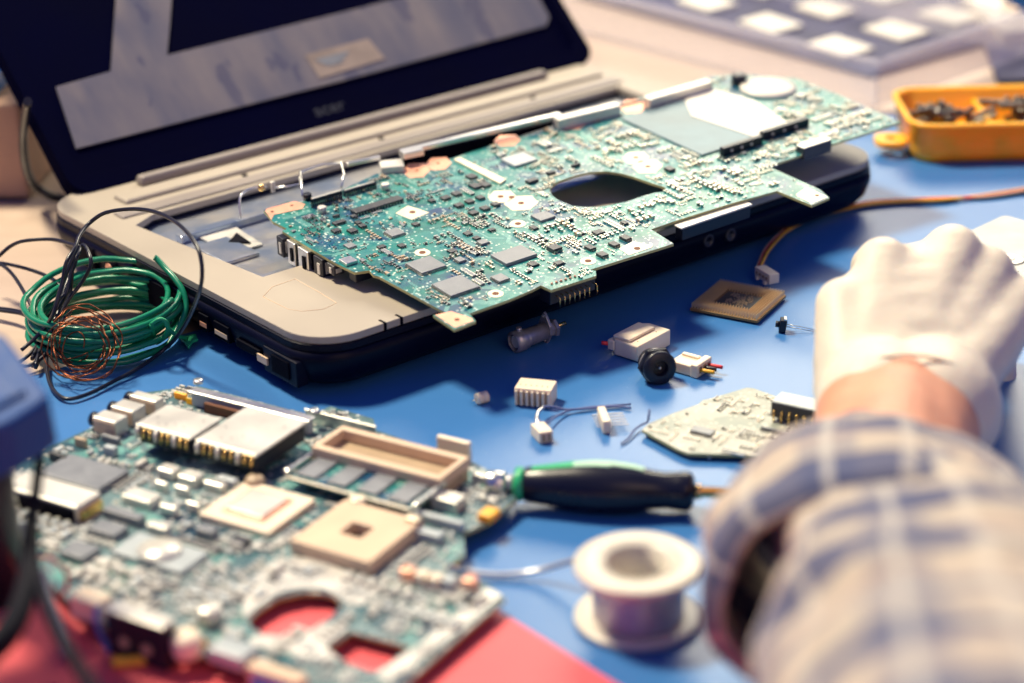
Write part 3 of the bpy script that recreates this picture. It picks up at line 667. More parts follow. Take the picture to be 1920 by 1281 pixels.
# =================================================================== near circuit board (bottom left)
o2 = P(500, 1000, .0072)
B2 = Frame(o2, (1, 0, 0), (0, 0, 1)); a_, b_ = B2.hit(565, 805), B2.hit(880, 885); B2 = Frame(o2, b_ - a_, (0, 0, 1))
b2 = thing('near_circuit_board', 'large blurred motherboard with memory module, tan socket and two cut-outs on the red sheet', 'circuit board', mw=B2.mw())
out2 = [(-60, 905), (30, 870), (100, 835), (175, 800), (215, 765), (258, 738), (330, 728), (372, 724), (583, 778), (620, 762), (700, 785), (705, 806), (800, 840), (890, 868), (955, 905), (968, 935), (915, 980), (868, 1000), (872, 1040), (831, 1068), (905, 1090), (948, 1122),
        (850, 1205), (742, 1300), (600, 1300), (480, 1262), (400, 1235), (300, 1205), (180, 1170), (120, 1120), (60, 1060), (-60, 1010)]
OL2 = [B2.pt(*p) for p in out2]
hA = [B2.pt(*Z4(*p)) for p in ((60, 850), (130, 780), (260, 700), (420, 662), (560, 665), (650, 690), (695, 745), (640, 810), (540, 880), (430, 940), (300, 960), (160, 945), (80, 905))]
hB = [B2.pt(*Z4(*p)) for p in ((590, 1045), (760, 930), (1165, 1035), (1000, 1170), (900, 1200), (700, 1120))]
mb = MB(); mb.prism(OL2, -.0016, 0, [hA, hB], 0, 1); mb.build('board', ['pcb2', 'pcb_edge'], b2)
mb = MB()
for a in ((40, 900), (300, 745), (930, 910), (700, 1270), (400, 1220), (850, 1045), (550, 900)):
    x, y = B2.pt(*a); mb = MB(); mb.lathe([(.003, 0), (.003, .0039)], 14, org=(x, y, -.0056)); mb.build('standoff', 'gold', b2)
occ2 = []
def r2(name, a, b, h, mt, bevel=.0003, z0=.00003, taper=0): return rectpart(B2, b2, name, a, b, h, mt, bevel, z0, taper=taper, occ=occ2)
# three audio jacks
for a, b in ((Z1(885, 150), Z1(1125, 162)), (Z1(758, 225), Z1(1000, 212)), (Z1(632, 297), Z1(876, 288))):
    o, r = r2('audio_jack', a, b, .0075, 'tin_white', .0005); x0, y0, x1, y1 = r
    mb = MB(); mb.lathe([(.0032, 0), (.0032, .0035), (.0019, .0035), (.0017, .001)], 18, axis=(-1, 0, 0), org=(x0, (y0 + y1) / 2, .004)); mb.build('jack_ring', 'black', o)
    mb = MB(); mb.box(x0 + .0005, y0 - .0004, .001, x1 - .0005, y0 + .0004, .0065); mb.build('jack_side', 'tan', o)
# shielded card cages
for a, b in ((Z1(930, 345), Z1(1522, 308)), (Z1(1338, 452), Z1(2105, 330))):
    o, r = r2('shield_plate', a, b, .0012, 'tin_white', .0003, z0=.0115); x0, y0, x1, y1 = r
    mb = MB(); mb.box(x0 + .0008, y0 + .0008, .004, x1 - .0008, y1 - .0008, .0114); mb.build('slot_frame', 'black', o, bevel=.0004)
    for k in range(9):
        xx = x0 + (x1 - x0) * (k + .4) / 9; mb = MB(); mb.tube([(xx, y0 + .0004, .0113), (xx, y0 - .0008, .0105), (xx, y0 - .0009, .0072)], .0007 + .0004 * (k % 3 == 0), 6, smooth=1); mb.build('spring_contact', 'gold' if k % 3 else 'tin_white', o)
    rnd = random.Random(4)
    for k in range(6):
        xx, yy = rnd.uniform(x0 + .003, x1 - .003), rnd.uniform(y0 + .003, y1 - .003); mb = MB(); mb.prism(circle(xx, yy, .0004, 8), .01275, .01282); mb.build('vent_dot', 'chip', o)
o, r = r2('shield_plate', (352, 733), (592, 781), .0008, 'tin', .0002, z0=.0065); x0, y0, x1, y1 = r
mb = MB(); mb.box(x0 + .001, y0 + .001, .0003, x1 - .001, y1 - .001, .0064); mb.build('slot_frame', 'chip_pale', o)
mb = MB(); mb.box(x0 + .01, y0 - .0022, .0003, x1 - .004, y0 - .0004, .0045); mb.build('flex_strip', 'hole', o)
for u in (372, 590):
    mb = MB(); x, y = B2.pt(u, 722 if u < 400 else 778, .006); mb.lathe([(.0022, 0), (.0022, .0015), (.0008, .0016)], 14, org=(x, y, .0070)); mb.build('screw', 'tin', o)
o, r = r2('shield_plate', (572, 765), (704, 800), .0010, 'tin_white', .0003, z0=.006); x0, y0, x1, y1 = r
mb = MB(); mb.box(x0 + .0005, y0 + .0005, .0003, x1 - .0005, y1 - .0005, .0059); mb.build('slot_frame', 'tin', o)
r2('board_chip', (372, 752), (448, 765), .002, 'chip_grey'); 
for a in (((325, 735), (352, 738)), ((348, 745), (366, 748))): r2('tantalum_capacitor', *a, .0032, 'yellow', .0004)
r2('board_chip', Z1(262, 680), Z1(885, 662), .0030, 'chip_grey', .0003)
o, r = r2('edge_connector', Z1(10, 770), Z1(690, 815), .0075, 'tin_white', .0006); x0, y0, x1, y1 = r
mb = MB(); mb.box(x0 + .002, y0 - .0015, .0004, x1 - .001, y0 - .0002, .0065); mb.build('connector_mouth', 'port', o)
mb = MB(); mb.box(x1 + .0002, y0 + .001, .0004, x1 + .0016, y1 - .001, .0050); mb.build('contact', 'gold', o)
r2('edge_connector', (-40, 985), (50, 975), .0080, 'chip_pale', .0015)
o, r = r2('processor_package', (372, 962), (592, 935), .0028, 'ivory', .0004); x0, y0, x1, y1 = r
mb = MB(); cx, cy = (x0 + x1) / 2, (y0 + y1) / 2; s = (x1 - x0) * .30; mb.box(cx - s, cy - s, .0030, cx + s, cy + s, .0034); q = mb.build('die_frame', 'copper_pad', o, bevel=.0003)
mb = MB(); s *= .84; mb.box(cx - s, cy - s, .0035, cx + s, cy + s, .0042); mb.build('die', 'tin_white', q, bevel=.0002)
# tan processor socket with a square well
x0, y0, x1, y1 = B2.rect((543, 1012), (794, 975), .006); cx, cy = (x0 + x1) / 2, (y0 + y1) / 2; s = (x1 - x0) * .13; occ2.append((x0, y0, x1, y1))
mb = MB(); mb.prism([(x0, y0), (x1, y0), (x1, y1), (x0, y1)], .0002, .006, [[(cx - s, cy - s), (cx + s, cy - s), (cx + s, cy + s), (cx - s, cy + s)]]); so = mb.build('processor_socket', 'tan', b2, bevel=.0004)
mb = MB(); mb.box(cx - s, cy - s, .0003, cx + s, cy + s, .0012); mb.build('socket_well', 'chip', so)
mb = MB(); mb.lathe([(.0035, 0), (.0035, .002), (.002, .0024)], 16, org=(x0 + (x1 - x0) * .12, y1 + .002, .0045)); mb.build('socket_cam', 'cream_pad', so)
mb = MB(); mb.box(x1 - .006, y1 - .004, .0062, x1 - .0005, y1 - .0005, .0075); mb.build('socket_cam', 'cream_pad', so, bevel=.0003)
# memory slot: a raised tan frame and the module tucked under it
TL, TR, BR, BL = Z2(560, 322), Z2(1490, 545), Z2(1300, 705), Z2(462, 478)
x0, y0, x1, y1 = *B2.pt(*BL, .010), *B2.pt(*TR, .010)
occ2.append((x0 - .002, y0 - .02, x1 + .002, y1 + .002)); t_ = .0034
mb = MB(); mb.prism([(x0, y0), (x1, y0), (x1, y1), (x0, y1)], .0052, .0102, [[(x0 + t_ * .8, y0 + t_), (x1 - t_ * .8, y0 + t_), (x1 - t_ * .8, y1 - t_), (x0 + t_ * .8, y1 - t_)]]); ms = mb.build('memory_slot', 'tan', b2, bevel=.0004)
mb = MB(); mb.box(x0 + .0005, y0 + t_, .0003, x1 - .0005, y1 - .0005, .0050); mb.build('slot_floor', 'cap', ms)
mb = MB(); mb.box(x0 - .0004, y0 - .0180, .0056, x0 + .0012, y0 + .004, .0078); mb.build('latch_arm', 'tin', ms, bevel=.0004)
mb = MB(); mb.box(x1 - .0012, y0 - .0180, .0056, x1 + .0004, y0 + .004, .0078); mb.build('latch_arm', 'tin', ms, bevel=.0004)
mx0, my0 = B2.pt(*Z2(175, 640), .0055); mx1, my1 = x1 - .0018, y0 + .002
mx0 = x0 + .0016
mb = MB(); mb.box(mx0, my0, .0042, mx1, my1, .0052); mm = mb.build('memory_module', 'pcb', b2, bevel=.0001)
mb = MB(); mb.box(mx0, my0 - .0001, .0053, mx1, my0 + .0014, .00545); mb.build('gold_edge', 'cream_pad', mm)
for k in range(4):
    cx = mx0 + (mx1 - mx0) * (k + .5) / 4; mb = MB(); mb.box(cx - .0052, my0 + .0036, .0053, cx + .0040, my1 - .0025, .0064); mb.build('memory_chip', 'chip_grey', mm, bevel=.0002)
for a, b, h, mt, nm in (((818, 818), (884, 828), .0095, 'ivory', 'fan_connector'), (Z2(1235, 800), Z2(1470, 790), .005, 'tin_white', 'board_connector'), (Z2(1100, 890), Z2(1460, 960), .004, 'chip_pale', 'board_connector'), (Z2(1500, 650), Z2(1640, 660), .004, 'tin_white', 'board_connector'),
                        (Z2(1540, 910), Z2(1690, 880), .0035, 'yellow', 'tantalum_capacitor'), (Z1(330, 540), Z1(455, 560), .004, 'chip', 'board_chip'), (Z1(505, 440), Z1(600, 450), .004, 'cap', 'tantalum_capacitor'), (Z1(690, 420), Z1(830, 440), .003, 'chip_grey', 'board_chip'),
                        (Z1(705, 500), Z1(808, 500), .004, 'chip_pale', 'board_chip'), (Z1(830, 830), Z1(1110, 830), .004, 'tin_white', 'board_chip'), (Z1(700, 930), Z1(1000, 970), .004, 'chip_grey', 'board_connector'), (Z1(1335, 1060), Z1(1500, 1060), .0045, 'chip_grey', 'board_chip'),
                        (Z1(1000, 1030), Z1(1180, 1040), .004, 'tin_white', 'board_chip'), (Z1(600, 1060), Z1(880, 1050), .003, 'chip_grey', 'board_chip'), (Z1(400, 1220), Z1(690, 1190), .003, 'chip_grey', 'board_chip'), (Z2(1100, 1010), Z2(1330, 1030), .004, 'chip_pale', 'board_connector')):
    r2(nm, a, b, h, mt)
for a, b in (((1070, 650), (1245, 640)), ((1215, 700), (1405, 685)), ((1390, 740), (1560, 750)), ((1480, 710), (1640, 720)), ((1055, 740), (1160, 750)), ((1190, 770), (1310, 780)), ((1090, 900), (1230, 910)), ((1270, 880), (1380, 890))):
    r2('power_inductor', Z1(*a), Z1(*b), .0042, 'tin_white' if a[0] % 20 else 'chip_pale', .0006)
o, r = r2('large_chip', (207, 1032), (392, 1035), .0022, 'chip_pale', .0004); x0, y0, x1, y1 = r
mb = MB(); mb.lathe([((x1 - x0) * .26, 0), ((x1 - x0) * .25, .001), (.0001, .0012)], 24, org=((x0 + x1) / 2, (y0 + y1) / 2, .0024)); mb.build('die', 'tin_white', o)
o, r = r2('edge_connector', (128, 1118), (212, 1115), .0085, 'ivory', .0006)
o, r = r2('edge_connector', (192, 1142), (332, 1158), .0010, 'tin_white', .0006, z0=.0125); x0, y0, x1, y1 = r
mb = MB(); mb.box(x0 + .0004, y0 + .0006, -.0050, x1 - .0004, y1 - .001, .0124); q = mb.build('connector_body', 'black', o, bevel=.0006)
for k in range(2): mb = MB(); mb.lathe([(.0022, 0), (.0022, .0006)], 14, axis=(0, -1, 0), org=(x0 + (x1 - x0) * (.3 + .38 * k), y0 + .0006, .002)); mb.build('contact', 'cap', q)
x, y = B2.pt(350, 1200, .006); mb = MB(); mb.lathe([(.0050, 0), (.0055, .002), (.0055, .006), (.0045, .008), (.00001, .0085)], 24, org=(x, y, .0002)); mb.build('round_capacitor', 'ivory', b2)
x, y = B2.pt(392, 1150, .004); mb = MB(); mb.lathe([(.0045, 0), (.0045, .006), (.0035, .0066), (.00001, .0066)], 20, org=(x, y, .0002)); mb.build('round_capacitor', 'tin_white', b2)
x, y = B2.pt(478, 902, .003); mb = MB(); mb.lathe([(.0038, 0), (.0042, .003), (.003, .0048), (.00001, .005)], 20, org=(x, y, .0002)); mb.build('round_capacitor', 'cap', b2)
# copper pour plates round the cut-outs, row of pale blocks on the lower right
mb = MB(); mb.prism([B2.pt(*Z4(*p)) for p in ((0, 640), (200, 470), (500, 420), (800, 560), (1000, 640), (820, 760), (720, 730), (660, 680), (560, 640), (400, 640), (250, 680), (120, 765), (30, 850))], .0001, .0006, mi=0); mb.build('ground_plate', 'tin_white', b2)
mb = MB(); mb.prism([B2.pt(*Z4(*p)) for p in ((1690, 640), (1790, 690), (1400, 1010), (1020, 1290), (930, 1230), (1180, 1060), (1330, 950))], .0001, .0007); mb.build('ground_plate', 'tin_white', b2)
mb = MB(); mb.prism([B2.pt(*Z4(*p)) for p in ((60, 980), (160, 965), (330, 975), (560, 900), (700, 870), (750, 910), (580, 1040), (690, 1140), (560, 1130), (300, 1080), (90, 1030))], .0001, .0007); mb.build('ground_plate', 'tin_white', b2)
for k, (u, v, mt) in enumerate(((765, 1072, 'copper_pad'), (792, 1080, 'ivory'), (818, 1086, 'ivory'), (844, 1090, 'chip_pale'), (882, 1090, 'copper_pad'))):
    x, y = B2.pt(u, v, .004); mb = MB(); mb.box(x - .0024, y - .0024, .0002, x + .0024, y + .0024, .0055); mb.build('terminal_block', mt, b2, bevel=.0005)
x, y = B2.pt(540, 1245, .004); mb = MB(); mb.box(x - .012, y - .008, -.005, x + .010, y - .002, .004); q = mb.build('edge_connector', 'tan', b2, bevel=.0006)
mb = MB(); mb.box(x - .009, y - .0092, -.0045, x + .006, y - .0081, .001); mb.build('connector_mouth', 'blue_wire', q)
mb = MB(); x, y = B2.pt(450, 1215, .004); mb.box(x - .008, y - .008, .0002, x + .007, y + .002, .006); mb.build('board_connector', 'chip_pale', b2, bevel=.0008)
for hh in (hA, hB): 
    xs = [q[0] for q in hh]; ys = [q[1] for q in hh]
pm = ['chip_pale', 'tin_white', 'chip', 'tin_white']
traces(B2, OL2, [hA, hB], 90, 33, 'track', b2, .0004, .0008)
scatter(B2, OL2, [hA, hB], occ2, 1300, (.0018, .0024, .003), 11, pm, 'small_components', b2)
scatter(B2, OL2, [hA, hB], occ2, 90, (.0045, .0055), 12, pm, 'medium_components', b2)

# =================================================================== wires at the left
def wires(name, label, cat, strands, r, mt, seg=8, sm=5, org=None, group=None):
    """each strand is a list of (photo x, photo y, height above the table in m)"""
    mb = MB()
    for st in strands: mb.tube([P(u, v, z) for u, v, z in st], r, seg, smooth=sm)
    o = mb.build(name, mt, None, origin=org if org is not None else P(*strands[0][0][:2], 0)); return tag(o, label, cat, group)
L3 = lambda L: [(*ZL(x, y), z) for x, y, z in L]
big = L3([(120, 920, .010), (200, 850, .014), (262, 780, .020), (310, 690, .030), (350, 540, .040), (372, 430, .048), (420, 345, .052), (450, 270, .054), (510, 200, .056), (600, 145, .062), (760, 126, .066), (900, 152, .069), (1020, 225, .070), (1105, 330, .068), (1135, 440, .062), (1130, 560, .052),
          (1090, 680, .036), (1020, 810, .020), (930, 910, .006), (780, 1020, .003), (640, 1095, .002), (500, 1165, .002), (380, 1195, .002), (305, 1150, .002), (268, 1060, .003), (262, 930, .006), (285, 790, .010), (330, 610, .02), (375, 480, .03), (420, 390, .036), (468, 328, .040), (505, 390, .038),
          (508, 450, .034), (460, 540, .026), (390, 630, .020), (330, 730, .014), (250, 830, .010), (180, 970, .006)])
w2 = L3([(-60, 430, .02), (0, 385, .026), (60, 335, .030), (140, 305, .034), (290, 297, .036), (400, 325, .038), (450, 350, .040), (410, 440, .036), (400, 560, .024), (380, 650, .018), (300, 760, .012), (230, 900, .008), (200, 1010, .005)])
w3 = L3([(-60, 425, .016), (20, 432, .018), (150, 462, .02), (260, 502, .02), (330, 550, .02), (365, 620, .016), (340, 720, .012), (280, 860, .008), (220, 960, .006)])
w4 = L3([(-20, 430, .018), (30, 455, .018), (90, 520, .018), (160, 640, .016), (205, 740, .012), (230, 850, .008), (250, 940, .005), (180, 1010, .004)])
w5 = L3([(-60, 678, .004), (100, 700, .006), (200, 740, .010), (280, 775, .014), (330, 700, .018), (370, 560, .026), (420, 440, .032), (440, 360, .036)])
w6 = L3([(-60, 690, .004), (120, 715, .006), (230, 760, .010), (300, 690, .020), (345, 560, .032), (410, 400, .044), (440, 330, .048)])
w7 = L3([(90, 1000, .004), (180, 930, .007), (250, 820, .011), (320, 700, .018), (375, 600, .026), (400, 480, .034), (425, 400, .04)])
w8 = L3([(60, 970, .004), (140, 1010, .004), (240, 960, .006), (290, 860, .010), (330, 780, .013), (400, 700, .016)])
w9 = L3([(200, 1020, .003), (250, 900, .008), (285, 760, .016), (330, 640, .024), (390, 590, .026)])
tc = wires('black_wire_tangle', 'thin black wire springing up in loops in front of the laptop socket corner', 'wire', [big, w2, w3, w4, w5, w6, w7, w8, w9], .00095, 'rubber_black')
# green coil lying on the mat
rnd = random.Random(2); C0 = P(206, 630, 0); C0.z = 0
mb = MB(); pts = []
turns = 12
for i in range(turns * 22):
    a = 2 * math.pi * i / 22; k = i / 22; ph = noise.noise(Vector((k * 1.7, 3.1, 0)))
    rx = .0335 + .008 * ph + .003 * math.sin(k * 2.3); ry = .035 + .010 * noise.noise(Vector((k * 1.3, 8, 0)))
    cx = .007 * noise.noise(Vector((k * .9, 0, 5))); cy = -.004 + .006 * noise.noise(Vector((k * .9, 4, 5)))
    z = .0015 + .0017 * k * (1 + .12 * math.sin(a + 1)) + .002 * (1 + math.sin(a * 1 - .6)) * (k / turns) + .0016 * noise.noise(Vector((math.cos(a) * 2, math.sin(a) * 2, k)))
    pts.append((C0.x + cx + rx * math.cos(a), C0.y + cy + ry * math.sin(a), max(z, .0013)))
mb.tube(pts, .00145, 9, smooth=2)
gc = thing('green_wire_coil', 'coil of green insulated wire lying on the mat edge beside the laptop', 'wire coil', C0)
mb.build('coil', 'green_wire', gc, origin=C0).location = (0, 0, 0)
mb = MB(); e = L3([(940, 900, .006), (1010, 780, .012), (1045, 680, .018), (1030, 590, .024), (985, 520, .028), (930, 460, .031), (885, 410, .034), (868, 398, .035)])
mb.tube([P(u, v, z) for u, v, z in e], .00145, 9, smooth=5); mb.build('loose_end', 'green_wire', gc, origin=C0).location = (0, 0, 0)
mb = MB()
mb.tube([P(*ZL(850, 775), .021), P(*ZL(900, 745), .0235), P(*ZL(940, 770), .021), P(*ZL(935, 830), .014), P(*ZL(880, 880), .006), P(*ZL(862, 830), .012), P(*ZL(850, 775), .021)], .0010, 8, smooth=4)
mb.tube([P(*ZL(930, 760), .022), P(*ZL(950, 800), .018), P(*ZL(1000, 840), .010), P(*ZL(1050, 855), .004)], .0010, 8, smooth=4)
mb.build('tie', 'green_tape', gc, origin=C0).location = (0, 0, 0)
mb = MB(); mb.prism([P(*ZL(*p), .004)[:2] for p in ((1010, 850), (1100, 830), (1112, 858), (1085, 868), (1060, 905), (1035, 870))], lambda x, y: .003, lambda x, y: .0042); mb.build('tie_tail', 'green_tape', gc, origin=C0).location = (0, 0, 0)
# enamelled copper wire: jagged, thin
rnd = random.Random(9); sts = []
for s_ in range(9):
    st = []; cx, cy = 480 + rnd.uniform(-60, 25), 880 + rnd.uniform(-45, 35); ax_, ay_ = rnd.uniform(115, 205), rnd.uniform(120, 190); a0 = rnd.uniform(0, 6)
    for k in range(26):
        a = a0 + k * .27; st.append((*ZL(cx + ax_ * math.cos(a) + rnd.uniform(-9, 9), cy + ay_ * math.sin(a) + rnd.uniform(-9, 9)), max(.004, .016 - .011 * math.sin(a) + rnd.uniform(-.0012, .0012))))
    sts.append(st)
sts.append(L3([(350, 960, .010), (355, 900, .014), (380, 840, .018), (440, 815, .02), (475, 850, .018), (470, 910, .014)])); sts.append(L3([(360, 975, .008), (430, 960, .009), (495, 935, .012)]))
sts.append(L3([(270, 1000, .004), (330, 1060, .003), (450, 1085, .002), (590, 1075, .003), (650, 1010, .008), (670, 920, .014), (690, 860, .017), (670, 800, .021), (600, 740, .024), (500, 690, .027), (400, 675, .028)]))
wires('copper_wire_tangle', 'knot of bare reddish copper wire lying over the green coil', 'wire', sts, .00032, 'copper_wire', 6, 2)

# =================================================================== small parts on the mat
# coaxial connector
def axis_thing(name, label, cat, a, b, za, zb_):
    A, B = P(*a, za), P(*b, zb_); d = (B - A); L = d.length; x = d.normalized(); n = (Vector((0, 0, 1)) - x * x.z).normalized(); y = n.cross(x)
    mw = Matrix(((x.x, y.x, n.x, A.x), (x.y, y.y, n.y, A.y), (x.z, y.z, n.z, A.z), (0, 0, 0, 1)))
    return thing(name, label, cat, mw=mw), L
AX = (1, 0, 0)
o, L = axis_thing('coaxial_connector', 'bare metal coaxial connector with diamond flange lying under the laptop edge', 'connector', (962, 643), (1060, 606), .0052, .0068)
k = L
M['nickel'] = mat('nickel', (.42, .40, .42), .33, .6, var=.2, vs=200)
mb = MB(); mb.lathe([(.0040, 0), (.0052, .0004), (.0052, .0055), (.0046, .0060), (.0046, .0075)], 28, axis=AX, cap=False); mb.lathe([(.0040, 0), (.0036, .004)], 28, axis=AX, cap=False); mb.lathe([(.0046, .0073), (.0042, .0078), (.0042, k * .62)], 28, axis=AX, cap=True); mb.build('barrel', 'nickel', o)
mb = MB(); mb.lathe([(.0013, 0), (.0013, .002)], 10, axis=(0, 0, 1), org=(.0038, 0, .0046)); mb.build('bayonet_stud', 'nickel', o)
mb = MB(); mb.lathe([(.0030, .0012), (.0030, .003)], 20, axis=AX); mb.build('insulator', 'spool', o)
mb = MB(); f_ = [(-.0085, 0), (-.0066, .0016), (-.0022, .0044), (.0022, .0044), (.0066, .0016), (.0085, 0), (.0066, -.0016), (.0022, -.0044), (-.0022, -.0044), (-.0066, -.0016)]
mb.prism(f_, 0, .0014, [circle(-.0063, 0, .0009, 10), circle(.0063, 0, .0009, 10)]); fl = mb.build('flange', 'nickel', o, bevel=.0002); fl.matrix_local = Matrix.Translation((k * .60, 0, .0012)) @ Matrix.Rotation(math.pi / 2, 4, 'Y')
mb = MB(); mb.lathe([(.0034, k * .665), (.0034, k * .74), (.0044, k * .745), (.0044, k * .80), (.0030, k * .81), (.0030, k * .82)], 6, axis=AX, smooth=False); mb.build('nut', 'nickel', o)
mb = MB(); mb.lathe([(.0010, k * .81), (.0010, k)], 10, axis=AX); mb.build('centre_pin', 'gold', o)

# white power plug with red wire stub
fr = Frame(P(1200, 690, 0), P(1262, 665, 0) - P(1205, 600 + 70, 0), (0, 0, 1))
fr = Frame(P(1195, 680, 0), P(1225, 617, .0) - P(1150, 648, .0), (0, 0, 1))
def frame_from(a, b, z=0): A, B = P(*a, z), P(*b, z); return Frame((A.x, A.y, 0), B - A, (0, 0, 1))
# its long side runs up-right from (1150,640) to (1212,616)
fr = frame_from((1196, 682), (1274, 640))
o = thing('power_plug', 'milky white four-way power plug with a red wire stub on the mat', 'connector', mw=fr.mw())
L0 = fr.pt(*ZC(985, 410), .004); top = .0095
mb = MB(); mb.prism([(0, 0), (.0250, 0), (.0250, .0125), (.0230, .0150), (.0015, .0150), (0, .0135)], .0006, top - .001); mb.build('housing', 'ivory', o, bevel=.0007)
mb = MB(); mb.box(.0008, .0055, top - .0009, .0200, .0150, top + .0006); mb.build('raised_back', 'ivory', o, bevel=.0005)
mb = MB(); mb.box(-.0002, .0138, .0025, .0040, .0176, .0075); mb.build('corner_lug', 'ivory', o, bevel=.0006)
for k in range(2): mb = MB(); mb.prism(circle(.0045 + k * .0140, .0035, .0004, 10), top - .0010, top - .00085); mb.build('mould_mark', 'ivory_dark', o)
mb = MB(); mb.tube([(.001, .0172, .0050), (-.0005, .0195, .0052), (-.001, .0203, .0052)], .0010, 8, smooth=1); mb.build('wire_stub', 'red_wire', o)
# round black panel socket
A = P(1237, 690, .0077); d_ = (P(1237, 690, .0077) - P(1212, 674, .0095)).normalized()
d_ = (CAM - A).normalized(); d_.z = .12; d_.normalize(); side = Vector((.45, .15, 0)); d_ = (d_ + side * .75).normalized()
z_ = d_; x_ = Vector((0, 0, 1)).cross(z_).normalized(); y_ = z_.cross(x_)
o = thing('panel_socket', 'round black threaded panel socket leaning on the milky white plug', 'socket', mw=Matrix(((x_.x, y_.x, z_.x, A.x), (x_.y, y_.y, z_.y, A.y), (x_.z, y_.z, z_.z, A.z), (0, 0, 0, 1))))
mb = MB(); mb.lathe([(.0070, -.002), (.0077, -.0015), (.0077, .0006), (.0070, .0014), (.0036, .0014)], 36, cap=False); mb.lathe([(.0036, .0014), (.0034, -.003), (.0006, -.003)], 24, cap=False); mb.build('collar', 'black', o)
mb = MB(); mb.lathe([(.0086, -.0050), (.0090, -.0046), (.0090, -.0024), (.0084, -.0020)], 6, smooth=False); mb.build('hex_nut', 'black', o, bevel=.0003)
mb = MB(); mb.lathe([(.0074, -.0066), (.0076, -.0064), (.0076, -.0053), (.0074, -.0051)], 30); mb.build('washer', 'nickel', o)
mb = MB(); mb.lathe([(.0060, -.012), (.0062, -.0115), (.0062, -.0068)], 26); mb.build('threaded_body', 'black', o)
mb = MB(); mb.lathe([(.0007, -.004), (.0007, .0004), (.0003, .0008)], 12); mb.build('centre_pin', 'tin', o)
# small plug with red, black and yellow stubs
fr = frame_from((1300, 708), (1322, 682)); 
fr = frame_from((1262, 700), (1312, 714))
o = thing('wire_plug', 'small milky plug with cut yellow, black and red wires beside the black socket', 'connector', mw=fr.mw())
mb = MB(); mb.box(-.002, .0008, .0004, .0118, .0125, .0055); mb.build('housing', 'ivory', o, bevel=.0005)
mb = MB(); mb.box(.0088, .0004, .0003, .0124, .0130, .0066); mb.build('front_lip', 'ivory', o, bevel=.0005)
mb = MB(); mb.box(-.001, .0085, .0056, .008, .0108, .0066); mb.build('latch', 'ivory', o, bevel=.0003)
for k, mt in enumerate(('yellow_wire', 'rubber_black', 'red_wire')):
    mb = MB(); y = .0035 + k * .0034; mb.tube([(.0122, y, .0034), (.016, y + .0004, .0036), (.0190 - .001 * (k == 1) , y + .0012, .0034)], .0009, 8, smooth=2); mb.build('wire_stub', mt, o)
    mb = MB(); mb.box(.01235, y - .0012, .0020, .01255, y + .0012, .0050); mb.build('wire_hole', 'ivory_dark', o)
# ribbed six-way housing
fr = frame_from((968, 762), (1030, 768)); 
o = thing('ribbed_housing', 'ivory connector housing with a ribbed side on the mat beyond the curled wires', 'connector', mw=fr.mw())
wd = fr.pt(1033, 768)[0]; 
mb = MB(); mb.box(-.001, .0008, .0002, wd, .0120, .0086); mb.build('housing', 'ivory', o, bevel=.0006)
for k in range(7): xx = -.0006 + (wd - .0002) * k / 6.3; mb = MB(); mb.box(xx, -.0004, .0006, xx + .0011, .0009, .0076); mb.build('rib', 'ivory', o, bevel=.0003)
for k in range(6):
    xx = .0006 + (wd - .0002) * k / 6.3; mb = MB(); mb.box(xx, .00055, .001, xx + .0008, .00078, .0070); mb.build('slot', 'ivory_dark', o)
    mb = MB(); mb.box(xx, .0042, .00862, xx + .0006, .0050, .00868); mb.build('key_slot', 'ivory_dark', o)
# tiny cylinder part with a wire nib
o, L = axis_thing('tiny_capacitor', 'tiny ivory cylinder with a wire nib, leftmost of the loose parts', 'capacitor', (892, 749), (914, 743), .0026, .0026)
mb = MB(); mb.lathe([(.0020, .0003), (.0026, .0006), (.0026, L * .45), (.0021, L * .5), (.0026, L * .55), (.0026, L - .0003), (.0020, L)], 18, axis=AX); mb.build('body', 'ivory', o)
mb = MB(); mb.tube([(.0002, 0, 0), (-.0018, .0002, -.0004)], .0003, 6, smooth=1); mb.build('lead', 'tin', o)
# small two-way plug with curling wires
fr = frame_from((1012, 834), (1040, 830)); 
o = thing('two_way_plug', 'small ivory plug with a bluish and a white wire curling from its far end', 'connector', mw=fr.mw())
dxl, dyl = fr.pt(1000, 796, .005)
mb = MB(); mb.prism([(0, 0), (.0060, 0), (.0060 - .0012, .0100), (-.0012, .0100)], .0003, .0056); mb.build('housing', 'ivory', o, bevel=.0004)
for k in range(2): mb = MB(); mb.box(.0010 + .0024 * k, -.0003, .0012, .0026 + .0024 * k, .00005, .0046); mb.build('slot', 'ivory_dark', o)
iv = fr.mw().inverted()
def ptube(pts, r, name, mt, sm=4): mb = MB(); mb.tube([tuple(iv @ P(u, v, z)) for u, v, z in pts], r, 7, smooth=sm); return mb.build(name, mt, o)
ptube([(1014, 795, .004), (1008, 780, .005), (1012, 768, .005), (1030, 762, .004), (1060, 768, .002), (1100, 766, .0015), (1150, 762, .0012), (1183, 765, .0012)], .00055, 'wire', 'grey_wire')
ptube([(1014, 795, .004), (1030, 790, .003), (1050, 777, .002), (1075, 768, .0015), (1120, 762, .0012), (1183, 758, .0012)], .00045, 'wire', 'grey_wire')
ptube([(1010, 796, .0045), (1006, 785, .0055), (1010, 772, .006), (1018, 765, .006)], .0008, 'wire', 'solder_wire')
